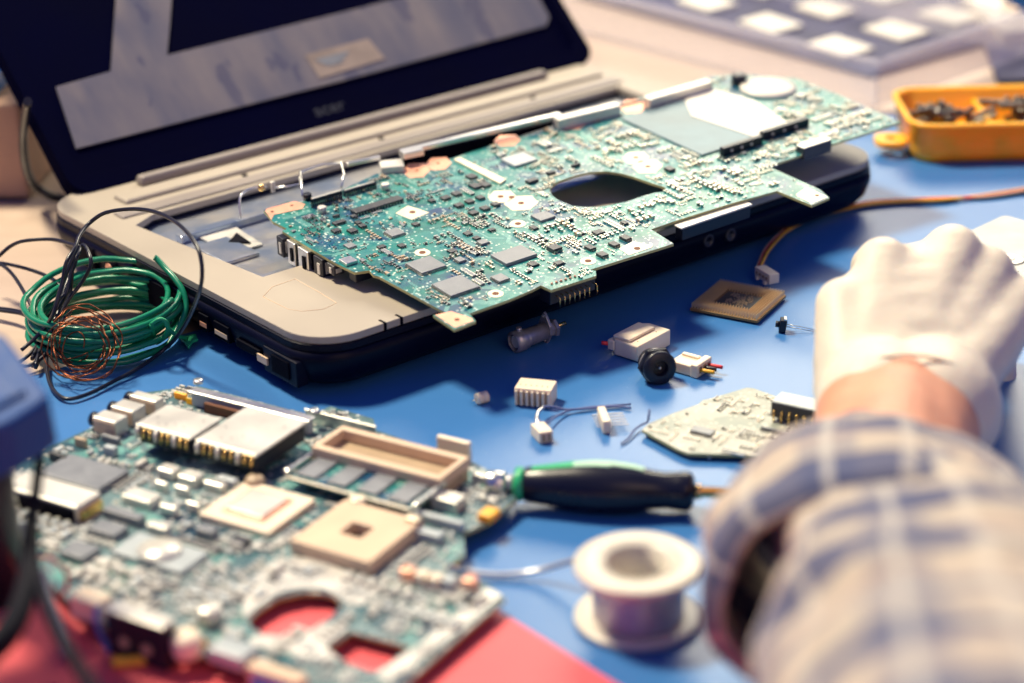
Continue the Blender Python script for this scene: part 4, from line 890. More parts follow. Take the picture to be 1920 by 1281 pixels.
# pin header lying on its side
fr = frame_from((1136, 815), (1150, 806)); 
o = thing('white_pin_header', 'ivory pin header with its row of pins pointing right, near the cream board', 'connector', mw=fr.mw())
mb = MB(); ax2 = fr.pt(1178, 800, .002); iv = fr.mw().inverted()
def bx_w(pa, pb, wdt, z0, z1, name, mt, bevel=.0003):
    A = iv @ P(*pa, 0); B = iv @ P(*pb, 0); L = math.hypot(B.x - A.x, B.y - A.y); an = math.atan2(B.y - A.y, B.x - A.x); mb = MB(); cx, cy = (A.x + B.x) / 2, (A.y + B.y) / 2
    mb.box(cx - L / 2, cy - wdt / 2, z0, cx + L / 2, cy + wdt / 2, z1, rot=an); return mb.build(name, mt, o, bevel=bevel)
bx_w((1138, 815), (1127, 786), .0034, .0003, .0062, 'housing', 'ivory', .0004)
for k in range(5):
    a = (1112 + k * 2.2 - 2, 789 + k * 5.2); b = (1168 + k * 2.6, 784 + k * 5.2); bx_w(a, b, .0005, .0022, .0027, 'pin', 'nickel', 0)
# stray hair of wire beside the cream board
wires('stray_wire', 'short curved bluish wire scrap beside the left tip of the cream board', 'wire', [[(1165, 832, .0008), (1178, 822, .0012), (1188, 808, .0018), (1200, 798, .002), (1214, 791, .003), (1216, 782, .006), (1218, 768, .0085)]], .0005, 'grey_wire', 6, 4)
# cream board
B3o = P(1350, 800, .0034); B3 = Frame(B3o, P(1530, 840, 0) - P(1350, 800, 0), (0, 0, 1))
b3 = thing('cream_circuit_board', 'small pale cream circuit board half hidden under the raised hand', 'circuit board', mw=B3.mw())
out3 = [(1204, 806), (1215, 795), (1262, 775), (1310, 758), (1318, 750), (1330, 748), (1400, 727), (1412, 728), (1460, 745), (1560, 770), (1640, 800), (1640, 856), (1500, 856), (1290, 850), (1270, 842)]
OL3 = [B3.pt(*p) for p in out3]
mb = MB(); mb.prism(OL3, -.0014, 0, mi=0, side=1); mb.build('board', ['pcb3', 'pcb_edge'], b3)
for a in ((1215, 806), (1400, 735), (1330, 848), (1560, 852), (1620, 800)): x, y = B3.pt(*a); mb = MB(); mb.lathe([(.0010, 0), (.0010, .0018)], 10, org=(x, y, -.0033)); mb.build('solder_leg', 'tin', b3)
occ3 = []
for a, b, h, mt in (((1293, 806), (1342, 806), .0014, 'chip_grey'), ((1427, 800), (1510, 816), .0018, 'chip_grey')):
    c_, r = rectpart(B3, b3, 'chip', a, b, h, mt, occ=occ3); pins(c_, r, 10, 'xy', h).build('pin_row', 'solder', c_)
x, y = B3.pt(1463, 826, .002); mb = MB(); mb.sphere((x, y, .0018), .0013); mb.build('solder_joint', 'tin_white', b3)
# upright dual-row chip at its back edge
c_, r = rectpart(B3, b3, 'dual_row_chip', (1465, 735), (1560, 778), .0070, 'chip', .0004, z0=.0020, occ=occ3)
x0, y0, x1, y1 = r
mb = MB(); mb.box(x0 + .0003, y0 + .0003, .00905, x1 - .0003, y1 - .0003, .0093); mb.build('chip_top', 'chip_pale', c_)
for k in range(8):
    xx = x0 + (x1 - x0) * (k + .5) / 8; mb = MB(); mb.tube([(xx, y0 + .0002, .0055), (xx, y0 - .0008, .0050), (xx, y0 - .0009, .0003)], .0004, 6, smooth=1); mb.build('pin', 'gold', c_)
scatter(B3, OL3, [], occ3, 300, (.0010, .0014, .0018), 21, ['ivory', 'chip', 'chip', 'tin_white'], 'small_components', b3)

# processor lying pins-up
cs = [P(1290, 586, .0), P(1420, 611, .0), P(1477, 561, .0), P(1350, 540, .0)]
ctr = sum(cs, Vector()) / 4; fr = Frame((ctr.x, ctr.y, 0), cs[1] - cs[0], (0, 0, 1)); q = .0176
cpu = thing('processor', 'square processor lying pins up on the blue mat with gold pin field', 'processor', mw=fr.mw())
mb = MB(); mb.box(-q, -q, .0010, q, q, .0024); mb.build('substrate', 'pin_plate', cpu, bevel=.0002)
mb = MB(); mb.box(-.012, -.012, .0001, .012, .012, .0009); mb.build('heat_spreader', 'tin', cpu)
mb = MB(); s = .0092; mb.box(-s, -s, .00245, s, s, .0027); wl = mb.build('centre_field', 'chip', cpu)
rnd = random.Random(5); mb = MB()
for k in range(130):
    x, y = rnd.gauss(0, .0038), rnd.gauss(0, .0038)
    if abs(x) < s - .0008 and abs(y) < s - .0008: mb.box(x - .00035, y - .0002, .00272, x + .00035, y + .0002, .0033, rot=rnd.choice((0, 1.57)))
mc = mb.build('small_capacitors', 'cap', wl); mc['kind'] = 'stuff'
mb = MB(); n_ = 24
for i in range(n_):
    for j in range(n_):
        x, y = -q + .0009 + (2 * q - .0018) * i / (n_ - 1), -q + .0009 + (2 * q - .0018) * j / (n_ - 1)
        if abs(x) < s + .0004 and abs(y) < s + .0004: continue
        mb.box(x - .00027, y - .00027, .00245, x + .00027, y + .00027, .0050, taper=.00004)
pp = mb.build('pins', 'pin_gold', cpu); pp['kind'] = 'stuff'

# four-way plug on its cable
A = P(1412, 528, .0035); 
fr = frame_from((1432, 545), (1466, 548))
fr = frame_from((1414, 530), (1452, 554))
o = thing('cable_plug', 'white four-hole plug resting on the processor at the end of a thin twisted cable', 'connector', mw=fr.mw())
iv = fr.mw().inverted()
a1 = iv @ P(1414, 530, .005); a2 = iv @ P(1456, 550, .0045)
mb = MB(); mb.box(-.0002, .0002, .0036, .0136, .0060, .0086); h_ = mb.build('housing', 'ivory', o, bevel=.0004)
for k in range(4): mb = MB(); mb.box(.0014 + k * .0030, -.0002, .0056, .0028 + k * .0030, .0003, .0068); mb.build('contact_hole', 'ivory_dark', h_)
for xx in (.0022, .0095): mb = MB(); mb.box(xx, -.0010, .0030, xx + .0018, .0003, .0044); mb.build('key_rib', 'ivory', h_)
for k, mt in enumerate(('cap', 'red_wire', 'rubber_black', 'yellow_wire')):
    dz = .0008 * (k % 2); e = k * 1.6
    pts = [(1420 + e * 1.3, 508 + e * .4, .0062), (1424 + e, 490 + e, .008), (1440 + e, 460 + e, .007), (1480, 425 + e, .004), (1530, 402 + e, .0022 + dz), (1590, 386 + e, .0014 + dz), (1640, 377 + e, .0014 + dz), (1700, 374 + e * .8, .0012 + dz), (1770, 371 + e * .8, .0014 + dz), (1850, 370 - e, .0014), (1960, 352 - e, .002), (2080, 330 - e, .002)]
    mb = MB(); mb.tube([tuple(iv @ P(u, v, z)) for u, v, z in pts], .0009, 7, smooth=5); mb.build('wire', mt, o)
# tiny switch with two legs
o, L = axis_thing('tiny_switch', 'tiny black switch with two long bare legs beside the gloved hand', 'switch', (1470, 611), (1531, 620), .0030, .0008)
mb = MB(); mb.box(-.0022, -.0026, -.0026, .0010, .0026, .0034); b_ = mb.build('body', 'black', o, bevel=.0004)
mb = MB(); mb.lathe([(.0015, 0), (.0015, .0018)], 14, axis=(-1, 0, 0), org=(-.0022, 0, .0004)); mb.build('button', 'black', o)
mb = MB(); mb.box(-.0006, -.0020, .0035, .0006, .0020, .0042); mb.build('frame_tab', 'tin', o)
for y in (-.0014, .0014): mb = MB(); mb.tube([(.0008, y, .0004), (L * .5, y * 1.0, .0002), (L, y * .6, -.0002)], .0002, 6, smooth=1); mb.build('leg', 'tin', o)

# =================================================================== screwdriver
o, L = axis_thing('screwdriver', 'fat black and green screwdriver handle lying on the mat', 'screwdriver', (912, 905), (1302, 922), .0098, .0092)
k = L
def hp(x0, x1, pr, name, mt, flat=0, seg=32):
    mb = MB(); mb.lathe([(r, x * k) for r, x in pr], seg, axis=AX); return mb.build(name, mt, o)
hp(0, 1, [(.0042, .0), (.0048, .01), (.0048, .085), (.0040, .095)], 'ferrule', 'solder')
hp(0, 1, [(.0036, .09), (.0036, .14)], 'neck', 'nickel')
hp(0, 1, [(.0050, .135), (.0068, .145), (.0068, .175), (.0060, .185)], 'green_collar', 'screw_green')
hp(0, 1, [(.0062, .18), (.0070, .20), (.0080, .30), (.0096, .42), (.0104, .52), (.0103, .62), (.0092, .72), (.0078, .80), (.0072, .86), (.0076, .92), (.0080, .96), (.0074, .985), (.0050, 1.0)], 'grip', 'handle_black', seg=40)
# green and mint inlay along the top of the grip
mb = MB(); prof = [(.22, .0074), (.30, .0084), (.42, .0100), (.52, .0108), (.60, .0108), (.70, .0099), (.76, .0088)]
def strip(a0, a1, sel, nm, mt):
    mb = MB(); n0 = 0; rows = []
    pr = [(x, r) for x, r in prof if sel[0] <= x <= sel[1]]
    for x, r in pr:
        n = len(mb.v)
        for j in range(9):
            a = a0 + (a1 - a0) * j / 8; mb.v.append((x * k, r * math.sin(a), r * math.cos(a)))
        for j in range(9):
            a = a0 + (a1 - a0) * j / 8; mb.v.append((x * k, (r - .002) * math.sin(a), (r - .002) * math.cos(a)))
        rows.append(n)
    for p, q in zip(rows, rows[1:]):
        for j in range(8): mb.face((p + j, p + j + 1, q + j + 1, q + j), 0, True)
        mb.face((p, q, q + 9, p + 9)); mb.face((p + 8, p + 17, q + 17, q + 8))
    return mb.build(nm, mt, o)
strip(-.2, .85, (.20, .45), 'green_inlay', 'screw_green'); strip(-.2, .85, (.40, .62), 'mint_inlay', 'screw_mint'); strip(-.1, .7, (.58, .78), 'mint_inlay', 'screw_mint')
hp(0, 1, [(.0030, 1.0), (.0030, 1.03), (.0022, 1.035), (.0022, 1.30)], 'shaft', 'gold')

# =================================================================== solder spool
sp = P(1195, 1142, .0018); sx, sy = .0429, .658
o = thing('solder_spool', 'white plastic spool wound with solder standing upright on the mat', 'spool', (sx, sy, 0))
R_, ri = .0230, .0126
def ring(r, z0, z1, name): 
    mb = MB(); mb.lathe([(ri, z0), (R_ - .0008, z0), (R_, z0 + .0006), (R_, z1 - .0006), (R_ - .0008, z1), (ri + .0006, z1), (ri, z1 - .0006), (ri, z0)], 56, cap=False); return mb.build(name, 'spool', o)
ring(R_, .0002, .0028, 'lower_flange'); ring(R_, .0215, .0243, 'upper_flange')
mb = MB(); mb.lathe([(.0126, .0026), (.0126, .0217)], 40, cap=False); mb.lathe([(.0112, .0005), (.0112, .0240), (.0126, .0243)], 40, cap=False); mb.build('hub', 'spool', o)
mb = MB(); mb.lathe([(.0127, .0030), (.0163, .0030), (.0165, .0035), (.0165, .0208), (.0163, .0213), (.0127, .0213)], 48, cap=False); mb.build('wound_solder', 'wound', o)
iv = Matrix.Translation((-sx, -sy, 0))
mb = MB(); mb.tube([tuple(iv @ P(u, v, z)) for u, v, z in ((1130, 1080, .012), (1105, 1048, .014), (1060, 1056, .009), (1010, 1070, .004), (960, 1077, .0022), (915, 1077, .0022), (870, 1070, .004), (845, 1066, .014))], .0011, 8, smooth=5); mb.build('solder_end', 'solder_wire', o)

# =================================================================== blue instrument and its black lead at the left edge
dN = .70
def NW(u, v, d): return Q(u, v, d)
BF = Frame(Q(0, 740, .72), (.9, -.45, .0), (0, -.25, 1))
o = thing('blue_instrument', 'blurred blue instrument case cut by the left edge above the near circuit board', 'instrument', mw=BF.mw())
x1, y0 = BF.pt(88, 742); x0, y1 = BF.pt(-20, 610)
pl = [BF.pt(*p) for p in ((-260, 720), (-20, 616), (10, 628), (92, 735), (88, 748), (20, 790), (-200, 880))]
mb = MB(); mb.prism(pl, -.022, 0); mb.build('case', 'meter', o, bevel=.003, seg=3)
pl2 = [BF.pt(*p, .001) for p in ((-240, 730), (-40, 645), (50, 735), (-170, 850))]; mb = MB(); mb.prism(pl2, .0002, .0018); mb.build('face_plate', 'meter', o, bevel=.001)
pb = BF.hit(-60, 740, -.022) - BF.n * .0; 
mb = MB(); b0 = BF.mw().inverted() @ Vector((pb.x, pb.y, 0)); b1_ = BF.mw().inverted() @ pb
mb.tube([tuple(b1_), tuple(b0)], .012, 16, smooth=1); mb.build('stand', 'black', o)
cab = [(72, 745, .735), (74, 800, .735), (74, 860, .735), (66, 930, .73), (60, 990, .725), (62, 1040, .71), (72, 1090, .69), (92, 1150, .67), (115, 1200, .655), (150, 1255, .64), (190, 1320, .62)]
mb = MB(); mb.tube([Q(*c) for c in cab], lambda t: .0018 + .0006 * t, 10, smooth=5); tag(mb.build('black_lead', 'matte_black', origin=Q(*cab[0])), 'thick black cable hanging from the blue case down past the near board', 'cable')
cab = [(-30, 1230, .66), (20, 1180, .67), (50, 1100, .69), (58, 1000, .72), (60, 960, .728)]
mb = MB(); mb.tube([Q(*c) for c in cab], lambda t: .0050 - .0028 * t, 12, smooth=5); tag(mb.build('probe_handle', 'matte_black', origin=Q(*cab[0])), 'dark tapering probe handle at the lower left corner beside the cable', 'probe')
for nm, lab, pts, r, mt in (('red_lead', 'thin red wire arching over the left end of the near board', [(62, 1046, .020), (85, 1044, .024), (112, 1058, .026), (126, 1080, .024), (124, 1105, .018), (112, 1118, .012)], .0007, 'red_wire'),
                            ('blue_lead', 'short blue wire hanging off the front of the near board onto the red sheet', [(182, 1140, .02), (180, 1160, .018), (186, 1185, .012), (198, 1208, .006), (204, 1225, .002)], .0010, 'blue_wire'),
                            ('yellow_lead', 'thick orange wire on the red sheet before the near board', [(210, 1242, .004), (250, 1240, .0035), (300, 1232, .004), (350, 1218, .006), (380, 1205, .010)], .0020, 'yellow_wire'),
                            ('grey_lead', 'pale ribbon of wires running down beside the black cable at lower left', [(75, 1075, .028), (82, 1110, .024), (95, 1150, .020), (112, 1190, .014), (128, 1230, .008)], .0028, 'chip_pale')):
    wires(nm, lab, 'wire', [pts], r, mt, 8, 5)

# =================================================================== hard disk at the right edge
DF = frame_from((1822, 432), (1905, 390)); DF = Frame(P(1905, 470, .0145), P(1882, 402, 0) - P(1826, 428, 0), (0, 0, 1))
d = thing('hard_disk', 'bare silver hard disk partly behind the gloved hand at the right edge', 'hard disk', mw=DF.mw())
cA = DF.pt(1824, 432); cB = DF.pt(1882, 401); dirx = math.hypot(cB[0] - cA[0], cB[1] - cA[1])
# corner at (1882,401) is the far left corner: the plate spreads to the right and towards the camera
x1, y1 = cB; mb = MB(); pl = [(x1, y1), (x1 - .075, y1), (x1 - .075, y1 - .10), (x1, y1 - .10)]
mb.prism(rounded(x1 - .075, y1 - .105, x1, y1, .002, 3), -.0135, -.0010); mb.build('case', 'tin', d, bevel=.0005)
mb = MB(); mb.prism(rounded(x1 - .074, y1 - .104, x1 - .001, y1 - .001, .003, 3), -.0009, 0); lidp = mb.build('cover_plate', 'disk_cover', d, bevel=.0004)
hx, hy = DF.pt(1893, 487)
for rr, mt in ((.0075, 'chip'), (.0068, 'tin_white'), (.0026, 'chip'), (.0020, 'tin_white')):
    mb = MB(); z_ = .0002 + {'.0075': 0, '.0068': .0002, '.0026': .0003, '.002': .0004}[str(rr).replace('0.', '.')]; mb.prism(circle(hx, hy, rr, 40), .00002, z_ + .0001); mb.build('hub_ring', mt, lidp)
for k in range(14):
    mb = MB(); yy = hy - .012 + k * .0016; mb.box(hx - .020, yy, .00002, hx - .010 - .002 * (k % 3), yy + .0006, .00012); mb.build('label_line', 'chip', lidp)

# =================================================================== orange tray with screws
tz = .034
A = P(1716, 308, 0); TF = Frame((A.x, A.y, 0), P(1925, 303, 0) - P(1695, 309, 0), (0, 0, 1))
o = thing('orange_tray', 'orange plastic tray divided in two, holding dark screws, at the right behind the laptop', 'tray', mw=TF.mw())
W_, Dp = .15, .066
def tray_ring(g, z): return [(x, y, z) for x, y in rounded(-g, -g, W_ + g, Dp + g, .012 + g, 6)]
mb = MB(); rings = [tray_ring(0, .001), tray_ring(.001, .006), tray_ring(.0025, .021), tray_ring(.0042, .0215), tray_ring(.0042, .024), tray_ring(.0015, .0242), tray_ring(.000, .0220), tray_ring(-.003, .006), tray_ring(-.006, .004)]
n = len(rings[0])
for r_ in rings: mb.v += r_
for j in range(len(rings) - 1):
    for k in range(n): mb.face((j * n + k, j * n + (k + 1) % n, (j + 1) * n + (k + 1) % n, (j + 1) * n + k), 0, True)
mb.face([k for k in range(n)][::-1]); mb.face([(len(rings) - 1) * n + k for k in range(n)]); mb.build('tray_shell', 'yellow', o)
mb = MB(); mb.box(.045, .001, .004, .048, Dp - .001, .018); mb.build('divider', 'yellow', o, bevel=.001)
mb = MB(); mb.box(.096, .001, .004, .099, Dp - .001, .018); mb.build('divider', 'yellow', o, bevel=.001)
mb = MB(); mb.prism(rounded(-.020, .010, -.002, .030, .007, 5), .006, .0095, [circle(-.011, .020, .0035, 14)]); mb.build('hanging_tab', 'yellow', o, bevel=.001)
scr0 = None; rnd = random.Random(8); tm = TF.mw()
cnt = 0
spots = [(1752, 245), (1840, 240), (1890, 235)]
def make_screw():
    s = D.objects.new('screw', None); COL.objects.link(s)
    mb = MB(); mb.lathe([(.0001, .0032), (.0036, .0022), (.0044, .0), (.0038, -.0006)], 14); mb.build('screw_head', 'screw', s)
    mb = MB(); pr = []
    for k in range(10): pr += [(.0021, -.0006 - k * .0016), (.0015, -.0014 - k * .0016)]
    mb.lathe(pr, 10); mb.build('shank', 'screw', s); return s
for comp, (cx, cy, nn) in enumerate(((.026, .033, 16), (.072, .033, 16), (.122, .033, 14))):
    for k in range(nn):
        if scr0 is None: s = scr0 = make_screw()
        else:
            s = scr0.copy(); COL.objects.link(s)
            for ch in scr0.children: c_ = ch.copy(); COL.objects.link(c_); c_.parent = s
        layer = k // 7
        p = tm @ Vector((cx + rnd.uniform(-.013, .013), cy + rnd.uniform(-.018, .018), .0120 + layer * .0055 + rnd.uniform(0, .002)))
        s.location = p; s.rotation_euler = (rnd.uniform(1.1, 2.0), rnd.uniform(-.5, .5), rnd.uniform(0, 6.28)); 
        s['label'] = ('dark screw heaped in the left compartment of the orange tray', 'dark screw heaped in the middle compartment of the orange tray', 'dark screw heaped in the right compartment of the orange tray')[comp]
        s['category'] = 'screw'; s['group'] = ('screws in the left tray compartment', 'screws in the middle tray compartment', 'screws in the right tray compartment')[comp]

# =================================================================== clear box over a checkered panel, back right
A = P(1640, 212, 0); XF = Frame((A.x, A.y, 0), P(1100, 68, 0) - P(1640, 212, 0), (0, 0, 1))
# x runs away along the long front wall, y towards the camera side; the box lies on the other side
o = thing('clear_box', 'open clear acrylic box with tall walls behind the orange tray', 'box', mw=XF.mw())
ln = .55; wdt = -XF.pt(1850, 100)[1] if False else None
Bx = P(1855, 130, 0) - P(1640, 212, 0); wloc = abs(Bx.dot(XF.y)); sg = 1 if Bx.dot(XF.y) > 0 else -1
hb = .030; tw = .0028
def wall(x0, y0, x1, y1, nm='wall', h=hb):
    mb = MB(); mb.box(min(x0, x1), min(y0, y1), .0030, max(x0, x1), max(y0, y1), h); mb.build(nm, 'clear', o, bevel=.0008)
wloc = .16
wall(0, 0, ln, sg * tw); wall(0, sg * (wloc - tw), ln, sg * wloc); wall(0, sg * (tw + .0004), tw, sg * (wloc - tw - .0004)); wall(ln - tw, sg * (tw + .0004), ln, sg * (wloc - tw - .0004))
mb = MB(); mb.box(-.002, min(0, sg * .007) - .001 if sg > 0 else -.0035, hb + .0004, ln + .002, .0035 if sg > 0 else .002, hb + .0034); mb.build('rim', 'clear', o, bevel=.0008)
mb = MB(); mb.box(-.002, min(sg * .0045, sg * wloc), hb + .0004, .0025, max(sg * .0085, sg * wloc), hb + .0034); mb.build('rim', 'clear', o, bevel=.0008)
# dark panel with a grid of pale squares
G = Frame((*P(1690, 150, 0)[:2], 0), P(1450, 42, 0) - P(1680, 56, 0) if False else P(1575, 85, .02) - P(1680, 55, .02), (0, 0, 1))
pn = thing('checkered_panel', 'flat dark panel with a grid of pale square tiles at the back right', 'panel', mw=G.mw())
cpx = [G.pt(*p, .005) for p in ((1575, 85), (1680, 55), (1445, 42), (1550, 18))]
ox_, oy_ = cpx[0]; ux = (cpx[1][0] - ox_, cpx[1][1] - oy_); vx = (cpx[2][0] - ox_, cpx[2][1] - oy_)
c0 = (ox_ - ux[0] * .75 - vx[0] * .8, oy_ - ux[1] * .75 - vx[1] * .8)
def gp(i, j): return (c0[0] + ux[0] * i + vx[0] * j, c0[1] + ux[1] * i + vx[1] * j)
mb = MB(); mb.prism([G.pt(*p, .0025) for p in ((1632, 138), (1080, -12), (1040, -140), (2150, -140), (2150, 130), (1870, 150), (1845, 78))], -.0008, .0025); mb.build('panel_base', 'slate', pn, bevel=.0008)
for i in range(6):
    for j in range(5):
        cx, cy = (ox_ + ux[0] * i + vx[0] * j, oy_ + ux[1] * i + vx[1] * j)
        if i == 0 and j > 3: continue
        ex, ey = (ux[0] * .26, ux[1] * .26), (vx[0] * .27, vx[1] * .27)
        mb = MB(); mb.prism([(cx - ex[0] - ey[0], cy - ex[1] - ey[1]), (cx + ex[0] - ey[0], cy + ex[1] - ey[1]), (cx + ex[0] + ey[0], cy + ex[1] + ey[1]), (cx - ex[0] + ey[0], cy - ex[1] + ey[1])], .0026, .005); mb.build('tile', 'white', pn, bevel=.0004)
# white gadget in the corner
WFr = frame_from((1880, 60), (1990, 50)); 
o = thing('white_gadget', 'white device with a dark glass face in the far right corner', 'device', mw=WFr.mw())
pl = [WFr.pt(*p, .012) for p in ((1800, -20), (1880, 60), (1990, 48), (2000, -90), (1860, -60))]
mb = MB(); mb.prism(pl, .0005, .012); mb.build('case', 'white', o, bevel=.002)
mb = MB(); mb.prism([WFr.pt(*p, .0135) for p in ((1868, -40), (1885, 10), (1935, 30), (2000, 20), (1990, -80))], .0122, .0132); q_ = mb.build('glass_face', 'screen_dark', o, bevel=.0004)
mb = MB(); mb.prism([WFr.pt(*p, .014) for p in ((1876, 8), (1905, 22), (1912, 16), (1884, 4))], .0133, .0140); mb.build('name_plate', 'tan', q_)
# pale slab that lies behind the laptop hinge
WB = frame_from((1200, 130), (1560, 215)); 

# =================================================================== things behind the laptop on the left
A = P(-60, 385, 0); BXF = frame_from((-200, 372), (70, 372))
mb = MB(); mb.box(-.10, 0, 0, .018 + .06, .14, .055); o = mb.build('cardboard_box', 'card', bevel=.002); o.matrix_world = BXF.mw(); tag(o, 'pale cardboard box half hidden behind the laptop lid at the left edge', 'box')
mb = MB(); mb.prism(rounded(-.08, .01, .062, .08, .01), .0555, .066); o = mb.build('blue_pouch', 'bag', bevel=.004); o.matrix_world = BXF.mw(); tag(o, 'shiny blue pouch lying on the cardboard box at the left edge', 'pouch')
mb = MB(); mb.box(-.3, .20, 0, .10, .24, .10); o = mb.build('brown_carton', 'red_box', bevel=.003); o.matrix_world = BXF.mw(); tag(o, 'dark brown carton standing far behind the laptop lid on the left', 'box')
wires('loop_cable', 'black cable looping down behind the left edge of the laptop lid', 'cable', [[(52, 190, .085), (44, 240, .060), (46, 300, .035), (62, 345, .014), (95, 368, .006), (120, 372, .004), (150, 380, .006)]], .0024, 'rubber_black', 8, 5)

# =================================================================== the person: gloved right hand, forearm and rolled sleeve
WR = Q(1700, 748, .845)
def capsules(segs, name, mt, parent, voxel=.0018, smooth=8, subdiv=False):
    """tapered limbs fused into one continuous surface"""
    mb = MB()
    for a, b, ra, rb in segs:
        a, b = Vector(a), Vector(b); d = b - a; L = d.length; pr = []; N = 7
        for i in range(N + 1): t_ = math.pi / 2 * i / N; pr.append((max(1e-5, ra * math.sin(t_)), -ra * math.cos(t_)))
        for i in range(N + 1): t_ = math.pi / 2 * i / N; pr.append((max(1e-5, rb * math.cos(t_)), L + rb * math.sin(t_)))
        mb.lathe(pr, 20, axis=d, org=a)
    o = mb.build(name, mt, parent, origin=None)
    r = o.modifiers.new('fuse', 'REMESH'); r.mode = 'VOXEL'; r.voxel_size = voxel; r.use_smooth_shade = True
    s = o.modifiers.new('relax', 'SMOOTH'); s.factor = .6; s.iterations = smooth
    return o
base = Vector((WR.x, WR.y, 0)); I = lambda u, v, d: Q(u, v, d) - base
per = thing('person', 'person reaching in from the right in a cream latex glove and rolled plaid sleeve', 'person', base)
w_ = I(1700, 760, .845)
w_ = I(1688, 752, .845)
V3 = lambda x, y, z: Vector((x, y, z))
mcp = [I(1656, 494, .892), I(1786, 474, .904), I(1852, 512, .906), I(1912, 566, .903)]
pip = [m + V3(.001, .030, -.014) for m in mcp]; dip = [p + V3(.001, .008, -.021) for p in pip]; tip = [d + V3(0, -.012, -.016) for d in dip]
th = [I(1598, 730, .852), I(1580, 572, .876)]; th += [th[1] + V3(.010, .022, -.012)]; th += [th[2] + V3(.014, .018, -.010)]
hand = []
for k in range(4):
    R0 = (.0118, .0128, .0120, .0108)[k]
    root = w_ + Vector(((-.016, -.004, .007, .017)[k], .002, .0))
    hand += [(root, root.lerp(mcp[k], .55), .0165, .0150), (root.lerp(mcp[k], .55), mcp[k], .0150, R0), (mcp[k], pip[k], R0, R0 * .85), (pip[k], dip[k], R0 * .85, R0 * .74), (dip[k], tip[k], R0 * .74, R0 * .62)]
for k in range(3):
    for f_, r_ in ((.2, .0165), (.4, .0158), (.6, .0148), (.75, .0134), (.88, .0114)): hand.append((w_.lerp(mcp[k], f_) - V3(0, 0, .001), w_.lerp(mcp[k + 1], f_) - V3(0, 0, .001), r_, r_))
    hand.append((mcp[k] - V3(0, -.002, .004), mcp[k + 1] - V3(0, -.002, .003), .0094, .0094))
hand += [(w_ + V3(-.008, 0, 0), th[0], .017, .0160), (th[0], th[1], .0160, .0118), (th[1], th[2], .0118, .0100), (th[2], th[3], .0100, .0085)]
for f_, r_ in ((.3, .0150), (.5, .0135), (.7, .0118), (.86, .0108), (.95, .0096)): hand.append((th[0].lerp(th[1], f_), w_.lerp(mcp[0], f_), r_, r_ + .0005))
arm = [(w_ + (w_ - I(1690, 640, .88)) * .12, I(1660, 900, .78), .0250, .0265), (w_ + Vector((-.010, 0, -.001)), I(1625, 900, .785), .0225, .0245), (w_ + Vector((.012, 0, -.002)), I(1690, 900, .785), .0225, .0245), (I(1650, 900, .78), I(1712, 1080, .66), .023, .024), (I(1712, 1080, .66), I(1800, 1400, .53), .024, .026)]
shrink = [(a, b, ra * .86, rb * .86) for a, b, ra, rb in hand]
body = capsules(shrink + arm, 'body', 'skin', per, .0022)
gl = capsules(hand + [(w_ + Vector((-.008, 0, 0)), w_ + Vector((-.008, 0, 0)) + (I(1690, 800, .828) - w_) * .4, .0255, .0265), (w_ + Vector((.014, 0, 0)), w_ + Vector((.014, 0, 0)) + (I(1690, 800, .828) - w_) * .4, .0255, .0265)], 'glove', 'glove', per, .0019, 14)
# rolled rim of the glove
def ringpts(c, ax, rx, rz, n=40, wob=.0):
    ax = ax.normalized(); e1 = ax.cross(Vector((0, 0, 1))).normalized(); e2 = e1.cross(ax)
    return [c + e1 * (rx * math.cos(2 * math.pi * k / n)) + e2 * ((rz + wob * math.sin(3 * k)) * math.sin(2 * math.pi * k / n)) for k in range(n + 1)]
adir = (I(1690, 900, .78) - w_)
mb = MB(); c_ = w_ + adir * .20 + Vector((.003, 0, 0)); mb.tube(ringpts(c_, adir, .0332, .0260), .0008, 8, smooth=1); mb.build('glove_rim', 'glove', gl)

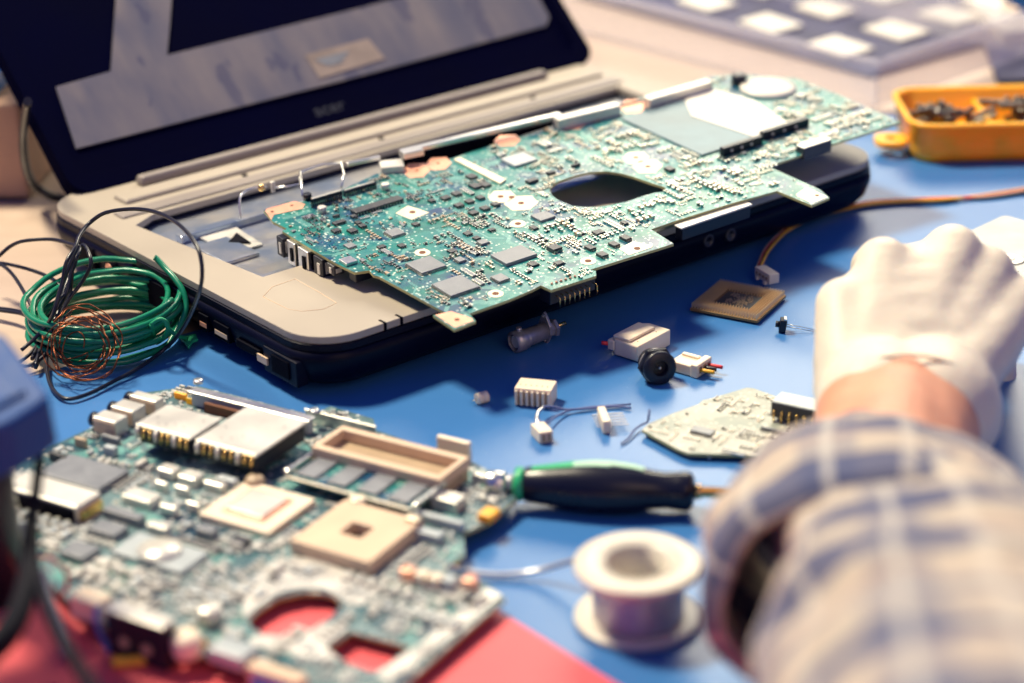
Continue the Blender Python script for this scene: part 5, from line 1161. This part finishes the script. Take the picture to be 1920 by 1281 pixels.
# sleeve: rings along the arm with folds; u runs round, v along
def sleeve(stations, name, mt, parent, seed, fold, nphi=96, nl=10, thick=.0022):
    mb = MB(); mb.uv = []; S = []
    for i in range(len(stations) - 1):
        for k in range(nl):
            t_ = k / nl; a, b = stations[i], stations[i + 1]; t2 = t_ * t_ * (3 - 2 * t_); S.append((a[0].lerp(b[0], t_), a[1] * (1 - t2) + b[1] * t2, a[2] * (1 - t2) + b[2] * t2))
    S.append(stations[-1]); n = len(S); run = 0; prev = S[0][0]
    e_prev = None
    for i, (c, rx, rz) in enumerate(S):
        ax = (S[min(i + 1, n - 1)][0] - S[max(i - 1, 0)][0]).normalized(); e1 = ax.cross(Vector((0, 0, 1))).normalized(); e2 = e1.cross(ax); run += (c - prev).length; prev = c
        for k in range(nphi):
            a = 2 * math.pi * k / nphi; ca, sa = math.cos(a), math.sin(a)
            f = noise.noise(Vector((ca * 1.3 + seed, sa * 1.3, run * 26 + .9 * ca))) * fold + noise.noise(Vector((ca * 3 + seed, sa * 3, run * 60))) * fold * .35
            p = c + e1 * ((rx + f) * ca) + e2 * ((rz + f) * sa) - ax * (.006 * sa * 0)
            if p.z < .0025: p.z = .0025 - (.0025 - p.z) * .05
            mb.v.append(tuple(p)); mb.uv.append((k / nphi, run / .35))
    for i in range(n - 1):
        for k in range(nphi): mb.face((i * nphi + k, (i + 1) * nphi + k, (i + 1) * nphi + (k + 1) % nphi, i * nphi + (k + 1) % nphi), 0, True)
    o = mb.build(name, mt, parent); s = o.modifiers.new('thickness', 'SOLIDIFY'); s.thickness = thick; s.offset = -1; return o
def ST(L): return [(I(u, v, d2), rx * d2 / d1, rz * d2 / d1) for u, v, d1, d2, rx, rz in L]
ct = ST([(1632, 938, .795, .755, .038, .028), (1634, 946, .79, .747, .046, .034), (1642, 972, .78, .730, .053, .040), (1648, 1010, .765, .705, .058, .044), (1650, 1050, .752, .685, .061, .047), (1650, 1090, .735, .66, .061, .048), (1650, 1118, .72, .645, .060, .047), (1650, 1130, .715, .64, .054, .042)])
st = ST([(1668, 985, .768, .715, .037, .030), (1680, 1030, .752, .69, .044, .037), (1712, 1080, .735, .66, .048, .042), (1742, 1135, .715, .625, .050, .046), (1765, 1200, .69, .595, .053, .047), (1780, 1270, .665, .565, .058, .050), (1795, 1350, .64, .535, .058, .050), (1830, 1500, .59, .475, .064, .056), (1890, 1760, .52, .40, .068, .058)])
slv = sleeve(st, 'sleeve', 'plaid', per, 3.3, .0065)
sleeve(ct, 'turned_cuff', 'plaid', slv, 7.7, .0045, nl=6)
bpy.context.view_layer.update()
